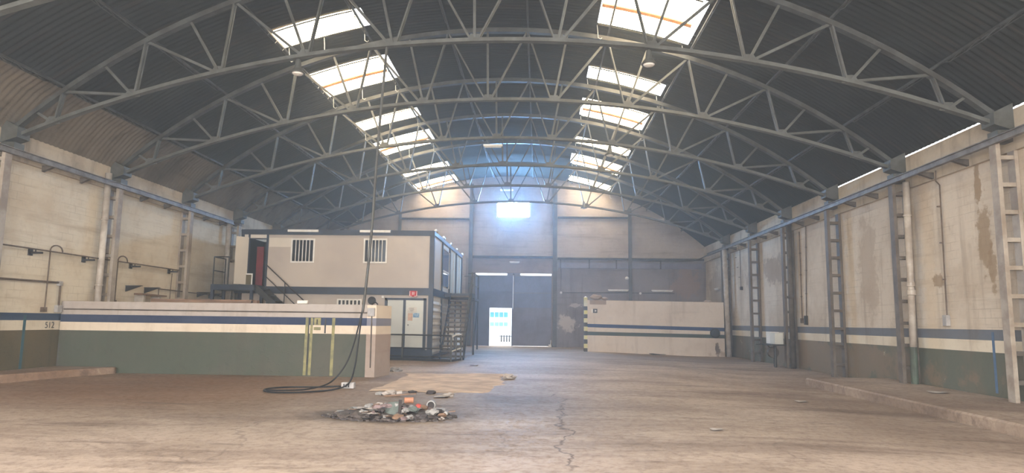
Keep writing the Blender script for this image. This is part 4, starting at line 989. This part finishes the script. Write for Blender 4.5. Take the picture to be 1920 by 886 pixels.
def tube_lamp(p, ln, lab, hang=None, axis='x'):
    t = thing('tube_lamp', lab, 'lamp', p); x, y, z = p; mb = MB()
    if axis == 'x': mb.box(x - ln / 2, x + ln / 2, y - .05, y + .05, z, z + .06)
    else: mb.box(x - .05, x + .05, y - ln / 2, y + ln / 2, z, z + .06)
    obj('housing', mb, m_white, t)
    mb = MB()
    if axis == 'x': mb.tube([(x - ln / 2 + .04, y, z - .025), (x + ln / 2 - .04, y, z - .025)], .022, 8)
    else: mb.tube([(x, y - ln / 2 + .04, z - .025), (x, y + ln / 2 - .04, z - .025)], .022, 8)
    obj('tube', mb, m_white, t)
    if hang:
        mb = MB()
        for dx in (-ln * .35, ln * .35): mb.tube([(x + dx, y, z + .06), (x + dx, y, z + hang)], .008, 5)
        obj('hanger', mb, m_steel_d, t)
q = bp(0, TY[3]); tube_lamp((-1.62, q.y, 7.62), .66, 'tube lamp hung under the middle of the third whole truss', .25)
tube_lamp((-1.95, 39.6, 9.42), .78, 'tube lamp hung above the high window of the end wall', .8)
tube_lamp((-1.43, 39.9, 5.1), .6, 'short tube lamp on the end wall centred over the gateway')
tube_lamp((4.7, 39.93, 3.5), 1.2, 'tube lamp on the dark end wall, the left one above the far low wall')
tube_lamp((7.28, 39.93, 3.5), 1.25, 'tube lamp on the dark end wall, the right one above the far low wall')
tube_lamp((9.75, 37.2, 3.5), .8, 'short tube lamp on the right wall above the end of the far low wall', axis='y')
t = thing('wall_conduit', 'pale thin pipe bracketed to the dark end wall right of the gateway', 'conduit', (1.34, 39.95, 3.35))
mb = MB(); mb.tube([(1.34, 39.97, 4.75), (1.34, 39.97, 3.35), (5.3, 39.97, 3.38), (8.0, 39.97, 3.36)], .02, 6); obj('conduit', mb, m_steel_d, t)
mb = MB(); mb.lathe([(.07, 0), (.07, -.06)], (1.34, 39.96, 3.34), 10, axis='y'); obj('junction_box', mb, m_white, t)
mb = MB(); mb.lathe([(.07, 0), (.07, -.06)], (6.0, 39.96, 3.35), 10, axis='y'); obj('junction_box', mb, m_white, t)
t = thing('wall_lamp', 'small lamp on the slim post behind the far low wall', 'lamp', (5.25, 39.8, 4.2))
mb = MB(); mb.lathe([(.1, 0), (.12, .08), (.06, .16)], (5.2, 39.75, 4.15), 10); obj('lamp_head', mb, m_white, t)
mb = MB(); mb.bar((5.2, 39.75, 4.3), (5.38, 39.85, 4.35), .03); obj('lamp_arm', mb, m_dark, t)

# ------------------------------------------------------------------ hanging cable with its coil on the floor
t = thing('hanging_cable', 'long dark cable hanging from the nearest whole truss and looped on the floor', 'cable', (-4.4, 14.5, .1))
def spline(pts, n=8):
    pts = [Vector(p) for p in pts]; out = []
    for i in range(len(pts) - 1):
        p0 = pts[max(0, i - 1)]; p1 = pts[i]; p2 = pts[i + 1]; p3 = pts[min(len(pts) - 1, i + 2)]
        for k in range(n):
            u = k / n; out.append(.5 * ((2 * p1) + (p2 - p0) * u + (2 * p0 - 5 * p1 + 4 * p2 - p3) * u * u + (3 * p1 - p0 - 3 * p2 + p3) * u ** 3))
    return out + [pts[-1]]
zf = lambda x, y: fz(x, y) + .03
top = bp(-2.03, TY[1])
mb = MB(); mb.tube(spline([top, (-3.61, 14.68, 6.4), (-3.68, 14.7, 4.9), (-3.72, 14.7, 3.58), (-3.8, 14.7, 2.3), (-3.85, 14.7, 1.75)]), .03, 6); o = obj('upper_run', mb, m_steel_d, t); o['label'] = 'grey upper run of the hanging cable'
mb = MB(); mb.tube(spline([(-3.86, 14.7, 1.78), (-3.92, 14.7, 1.1), (-3.97, 14.7, .6), (-4.1, 14.75, .22), (-4.3, 14.4, zf(-4.3, 14.4)), (-4.75, 13.75, zf(-4.7, 14)), (-5.3, 13.62, zf(-5, 14)), (-5.62, 13.9, zf(-5, 14)), (-5.7, 14.35, zf(-5, 14)), (-5.4, 14.72, zf(-5, 14)), (-4.8, 14.85, zf(-5, 14)), (-4.45, 15.0, zf(-4.4, 15)), (-4.15, 14.95, zf(-4.2, 15))]), .018, 6); obj('coil_strand', mb, m_black, t)
mb = MB(); mb.tube(spline([(-3.86, 14.72, 1.8), (-4.02, 14.75, 1.1), (-4.2, 14.8, .62), (-4.45, 14.6, .25), (-4.75, 14.1, zf(-4.7, 14) + .03), (-5.1, 13.75, zf(-5, 14) + .03), (-5.5, 13.7, zf(-5, 14) + .03)]), .017, 6); obj('coil_strand', mb, m_black, t)
t = thing('socket_box', 'small pale multi-socket box on the floor at the end of the dark cable', 'socket box', (-4.14, 14.85, zf(-4.14, 14.85)))
z = fz(-4.14, 14.85); mb = MB(); mb.box(-4.3, -4.02, 14.85, 15.0, z, z + .13); obj('case', mb, m_sock, t, bevel=.01)
for q in range(3):
    mb = MB(); mb.box(-4.25 + q * .05, -4.22 + q * .05, 14.84, 14.86, z + .03, z + .1); obj('socket', mb, m_dark, t)

# ------------------------------------------------------------------ floor patches and rubbish
def patch(name, poly, th, mat, lab, cat):
    mb = MB(); n = len(poly); ctr = (sum(p[0] for p in poly) / n, sum(p[1] for p in poly) / n)
    pts = []
    for i in range(n):
        a = Vector(poly[i]); b = Vector(poly[(i + 1) % n])
        for q in range(6):
            p = a.lerp(b, q / 6); p += Vector((mnoise.noise(Vector((p.x * 2, p.y * 2, 1))), mnoise.noise(Vector((p.x * 2, p.y * 2, 7))))) * .32; pts.append(p)
    v = [(p.x, p.y, fz(p.x, p.y) + .004) for p in pts] + [(p.x * .97 + ctr[0] * .03, p.y * .97 + ctr[1] * .03, fz(p.x, p.y) + th) for p in pts] + [(ctr[0], ctr[1], fz(*ctr) + th)]
    m = len(pts); f = [(i, (i + 1) % m, (i + 1) % m + m, i + m) for i in range(m)] + [(i + m, (i + 1) % m + m, 2 * m) for i in range(m)]
    mb.add(v, f); return tag(obj(name, mb, mat, origin=(ctr[0], ctr[1], fz(*ctr))), lab, cat)
patch('cement_patch', [(-3.55, 14.5), (-2.2, 14.4), (-1.05, 14.5), (-.85, 16.5), (-.9, 19.3), (-2.3, 19.0), (-3.55, 18.8), (-3.5, 16.8)], .02, m_sand, 'pale sandy cement patch on the floor behind the rubbish', 'patch')
SC = [paint('scrap_grey', rgb(150, 146, 142), scale=8), paint('scrap_dark', rgb(66, 58, 56), scale=8), paint('scrap_brown', rgb(124, 98, 78), scale=8), paint('scrap_white', rgb(168, 158, 150), scale=8), paint('scrap_red', rgb(168, 78, 70), scale=8), paint('scrap_orange', rgb(182, 130, 102), scale=8), paint('scrap_green', rgb(104, 110, 104), scale=8), paint('scrap_pink', rgb(122, 104, 102), scale=8), paint('scrap_ash', rgb(92, 82, 76), rgb(58, 52, 50), scale=12)]
# ash bed (nobody could count its crumbs)
mb = MB(); r2 = random.Random(3)
for q in range(420):
    a = r2.random() * 2 * PI; rr = math.sqrt(r2.random()); x = -2.35 + 1.05 * rr * math.cos(a) + .1 * r2.random(); y = 10.85 + .55 * rr * math.sin(a)
    h = .09 * (1 - rr * rr) * r2.random(); s = .015 + .03 * r2.random()
    lump(mb, (x, y, fz(x, y) + .01 + h), (s * 1.4, s, s * .6), q, sub=1, mi=r2.choice((0, 0, 1)))
lump(mb, (-2.75, 10.75, fz(-2.7, 10.7) + .01), (.42, .3, .1), 11, sub=3); lump(mb, (-2.0, 10.85, fz(-2, 10.8) + .01), (.6, .34, .09), 13, sub=3)
tag(obj('ash_heap', mb, [SC[8], SC[1]], origin=(-2.35, 10.85, .07)), 'bed of black ash and crumbs under the burnt rubbish', 'ash', kind='stuff')
def scrap(kind, x, y, z, s, rz, seed):
    mb = MB(); rr = random.Random(seed)
    if kind == 'lump': lump(mb, (0, 0, s * .3), (s, s * .7, s * .45), seed, amp=.7)
    elif kind == 'flake':
        n = 3; v = [((i / n - .5) * s * 2, (j / n - .5) * s * 1.4, .01 + .35 * s * abs(mnoise.noise(Vector((i * .8, j * .8, seed))))) for j in range(n + 1) for i in range(n + 1)]
        f = [(j * (n + 1) + i, j * (n + 1) + i + 1, (j + 1) * (n + 1) + i + 1, (j + 1) * (n + 1) + i) for j in range(n) for i in range(n)]
        mb.add(v, f); mb.add([(a, b, c + .006) for a, b, c in v], [tuple(reversed(q)) for q in f])
    elif kind == 'stick': mb.bar((-s * 1.6, 0, .012), (s * 1.6, 0, .02 + s * .4 * rr.random()), s * .18, s * .14)
    elif kind == 'can': mb.lathe([(s * .3, -s * .8), (s * .5, -s * .72), (s * .46, 0), (s * .5, s * .72), (s * .3, s * .8)], (0, 0, s * .5), 10, axis='x')
    elif kind == 'cup': mb.lathe([(s * .45, -s * .7), (s * .48, -s * .69), (s * .66, s * .7), (s * .6, s * .7), (s * .5, s * .3)], (0, 0, s * .62), 10, axis='x')
    c, sn = math.cos(rz), math.sin(rz)
    mb.v = [(x + a * c - b * sn, y + a * sn + b * c, z + e) for a, b, e in mb.v]; return mb
kinds = {('lump', 0): 'grey crumpled scrap in the burnt rubbish heap', ('lump', 1): 'charred black lump in the burnt rubbish heap', ('lump', 2): 'brown crumpled scrap in the burnt rubbish heap',
         ('flake', 0): 'bent grey flake in the burnt rubbish heap', ('flake', 3): 'bent white flake in the burnt rubbish heap', ('flake', 1): 'charred black flake in the burnt rubbish heap', ('flake', 2): 'bent brown flake in the burnt rubbish heap', ('stick', 2): 'thin brown stick in the burnt rubbish heap',
         ('stick', 1): 'charred stick in the burnt rubbish heap', ('lump', 7): 'pinkish scrap in the burnt rubbish heap', ('can', 0): 'dull grey can in the burnt rubbish heap', ('lump', 6): 'pale green scrap in the burnt rubbish heap'}
names = {'lump': 'crumpled_scrap', 'flake': 'bent_flake', 'stick': 'stick', 'can': 'tin_can'}
r3 = random.Random(21); kl = list(kinds)
wts = [14, 9, 9, 11, 10, 6, 10, 6, 4, 6, 5, 5]
for q in range(130):
    kd, ci = r3.choices(kl, wts)[0]; a = r3.random() * 2 * PI; rr = math.sqrt(r3.random())
    x = -2.3 + 1.0 * rr * math.cos(a); y = 10.88 + .5 * rr * math.sin(a); z = fz(x, y) + .14 * (1 - rr * rr); s = .035 + .075 * r3.random()
    o = obj(names[kd], scrap(kd, x, y, z, s, r3.random() * 6, q), SC[ci], origin=(x, y, z)); tag(o, kinds[(kd, ci)], 'scrap', kinds[(kd, ci)] + 's')
def solo(kd, ci, x, y, s, rz, lab, name, cat='scrap', dz=0.0, seed=5):
    z = fz(x, y) + dz; tag(obj(name, scrap(kd, x, y, z, s, rz, seed), SC[ci], origin=(x, y, z)), lab, cat)
solo('can', 5, -2.36, 12.55, .11, .2, 'orange paint can lying behind the burnt rubbish', 'paint_can', 'can')
solo('flake', 5, -2.62, 12.1, .15, .4, 'faded orange cardboard piece lying behind the burnt rubbish', 'cardboard_piece', 'cardboard')
solo('lump', 3, -2.75, 11.75, .12, .4, 'cream crumpled bag lying at the back of the burnt rubbish', 'crumpled_bag', 'bag', seed=9)
solo('stick', 3, -2.38, 11.7, .14, .35, 'white broken slat lying at the back of the burnt rubbish', 'white_stick', 'stick')
solo('lump', 3, -2.98, 13.7, .14, .1, 'white plastic bag lying by the edge of the cement patch', 'plastic_bag', 'bag', seed=3)
solo('cup', 3, -2.78, 13.7, .08, .3, 'white cup lying beside the white plastic bag', 'plastic_cup', 'cup')
solo('stick', 2, -2.72, 13.5, .2, .0, 'thin stick in front of the white cup and bag', 'stick', 'stick')
solo('lump', 0, -3.2, 13.8, .09, .1, 'grey crumpled scrap left of the white plastic bag', 'crumpled_scrap', seed=8)
solo('lump', 3, -1.78, 13.7, .11, .2, 'white stone at the dark soot stain, right of the other litter', 'stone', 'stone', seed=14)
solo('flake', 3, -1.9, 13.5, .14, .1, 'white flat flake beside the white stone', 'bent_flake')
solo('lump', 1, -2.2, 14.1, .1, .2, 'dark clod on the near edge of the cement patch', 'clod', 'clod', seed=15)
solo('lump', 1, -2.6, 14.15, .09, .2, 'smaller dark clod left of the other on the cement patch edge', 'clod', 'clod', seed=16)
solo('flake', 3, -1.65, 11.7, .1, .9, 'white scrap beside the pale pipe ring', 'bent_flake')
solo('lump', 3, -1.48, 10.6, .06, .9, 'small pale lump at the right end of the burnt rubbish', 'crumpled_scrap', seed=31)
mb = MB(); lump(mb, (-1.92, 11.05, fz(-1.9, 11) + .13), (.065, .065, .055), 2, amp=.15, sub=3); tag(obj('red_ball', mb, SC[4], smooth=True, origin=(-1.92, 11.05, .1)), 'dented red ball on the right of the burnt rubbish', 'ball')
mb = MB(); lump(mb, (-2.5, 10.8, fz(-2.5, 10.8) + .12), (.13, .09, .07), 6, amp=.5); tag(obj('red_rag', mb, SC[7], origin=(-2.5, 10.8, .1)), 'pink rag in the middle of the burnt rubbish', 'rag')
z = fz(-2.25, 10.7)
t = thing('green_board', 'pale green broken panel with a black edge in the burnt rubbish', 'panel', (-2.3, 10.75, z))
mb = MB(); mb.add([(-2.42, 10.65, z + .02), (-2.16, 10.6, z + .02), (-2.2, 10.85, z + .24), (-2.38, 10.9, z + .22), (-2.42, 10.67, z + .02), (-2.16, 10.62, z + .02), (-2.2, 10.87, z + .24), (-2.38, 10.92, z + .22)], [(0, 1, 2, 3), (7, 6, 5, 4), (0, 4, 5, 1), (1, 5, 6, 2), (2, 6, 7, 3), (3, 7, 4, 0)]); obj('sheet', mb, SC[6], t)
mb = MB(); mb.bar((-2.13, 10.58, z + .02), (-2.18, 10.86, z + .26), .05, .02); obj('black_edge', mb, SC[1], t)
x, y = -1.82, 11.75; z = fz(x, y)
t = thing('pipe_ring', 'short pale pipe ring lying right of the burnt rubbish', 'pipe', (x, y, z))
mb = MB(); mb.lathe([(.06, -.05), (.08, -.05), (.08, .05), (.06, .05), (.06, -.05)], (x, y, z + .08), 16, axis='y', caps=False); obj('ring', mb, SC[0], t)
mb = MB(); mb.lathe([(.059, .0), (.02, .01)], (x, y, z + .08), 14, axis='y'); obj('dark_bore', mb, SC[1], t)
# loose litter
for (x, y, s, kd, ci, lab, nm) in ((5.48, 14.5, .12, 'flake', 3, 'white paper slip lying on the floor before the right kerb', 'paper_slip'), (2.61, 10.14, .09, 'flake', 3, 'white paper slip lying in the right foreground', 'paper_slip'),
        (5.9, 33.9, .35, 'flake', 1, 'dark crumpled rag at the foot of the far low wall', 'rag'), (-4.1, 19.6, .16, 'lump', 0, 'pale stone just right of the left low wall end', 'stone'), (-3.9, 23.4, .1, 'flake', 0, 'grey flake on the floor before the guard rail', 'bent_flake'), (-2.1, 22.4, .13, 'flake', 2, 'brown flake on the floor right of the guard rail', 'bent_flake'), (-.75, 17.8, .16, 'lump', 3, 'white plaster lump on the right rim of the cement patch', 'plaster_lump'),
        (8.9, 15.6, .2, 'flake', 3, 'pale broken slab on the right kerb near the blue painted line', 'broken_slab')):
    z = fz(x, y) + (.2 if x > 8 and y < 19 else 0) + (.02 if nm == 'plaster_lump' else 0)
    tag(obj(nm, scrap(kd, x, y, z, s, .3, 40), SC[ci], origin=(x, y, z)), lab, 'litter')

# ------------------------------------------------------------------ outside the gate
mb = MB(); mb.box(-30, 30, 40.9, 75, -.2, .12); struct('ground', mb, paint('outside_concrete', rgb(226, 222, 214), scale=.5))
m_out = paint('outside_white_wall', rgb(244, 244, 244), scale=.4, bump=0)
t = thing('outside_building', 'sunlit white building with blue window bands seen through the wicket door', 'building', (-4, 62, .1))
mb = MB(); mb.box(-12, 6, 62, 62.3, .12, 7); obj('facade', mb, m_out, t)
m_ob = paint('outside_blue', rgb(80, 150, 215), scale=1, bump=0); m_ot = paint('outside_teal', rgb(120, 180, 190), scale=1, bump=0)
for q in range(4):
    mb = MB(); mb.box(-4.4 + q * .42, -4.05 + q * .42, 61.95, 62, 2.0, 2.45); obj('window', mb, m_ob, t)
    mb = MB(); mb.box(-4.4 + q * .42, -4.05 + q * .42, 61.95, 62, 1.2, 1.55); obj('window', mb, m_ot, t)
t = thing('outside_fence', 'low grey fence outside seen through the wicket door', 'fence', (-2.5, 50, .12))
for q in range(7):
    mb = MB(); x = -2.75 + q * .2; mb.box(x, x + .1, 50, 50.06, .12, .62); obj('picket', mb, m_steel_d, t)
mb = MB(); mb.box(-2.9, 0, 50.06, 50.1, .5, .56); obj('fence_rail', mb, m_steel_d, t)

# ------------------------------------------------------------------ light
w = bpy.data.worlds.new('world'); sc.world = w; w.use_nodes = True
nt = w.node_tree; nt.nodes.clear()
bg = nt.nodes.new('ShaderNodeBackground'); ow = nt.nodes.new('ShaderNodeOutputWorld'); nt.links.new(bg.outputs[0], ow.inputs[0])
bg.inputs[0].default_value = (.92, .96, 1.0, 1); bg.inputs[1].default_value = 2.6
def area(name, loc, rot, sx, sy, power, col=(1, 1, 1)):
    l = bpy.data.lights.new(name, 'AREA'); l.shape = 'RECTANGLE'; l.size = sx; l.size_y = sy; l.energy = power; l.color = col
    o = bpy.data.objects.new(name, l); C.objects.link(o); o.location = loc; o.rotation_euler = rot; return o
# daylight from the wide entrance behind the viewer
area('entrance_daylight', (-1.5, -5.5, 3.6), (math.radians(62), 0, 0), 20, 5.5, 3100, (1.0, .93, .84))
# thin dusty haze filling the hall
def haze():
    t = NT('dusty_haze'); t.t.nodes.remove(t.b)
    v = t.n('ShaderNodeVolumeScatter'); v.inputs['Color'].default_value = (.86, .93, 1.0, 1); v.inputs['Density'].default_value = .0075; v.inputs['Anisotropy'].default_value = .45
    t.l(v.outputs[0], t.out.inputs['Volume'])
    mb = MB(); mb.box(XL + .02, XR - .02, -1.5, YB - .02, -.5, 11.0)
    o = obj('haze', mb, t.m); tag(o, 'thin bluish dusty haze hanging in the air of the hall', 'haze', kind='stuff'); return o
haze()
sc.view_settings.view_transform = 'Standard'; sc.view_settings.look = 'None'; sc.view_settings.exposure = 0.95; sc.view_settings.gamma = 0.88
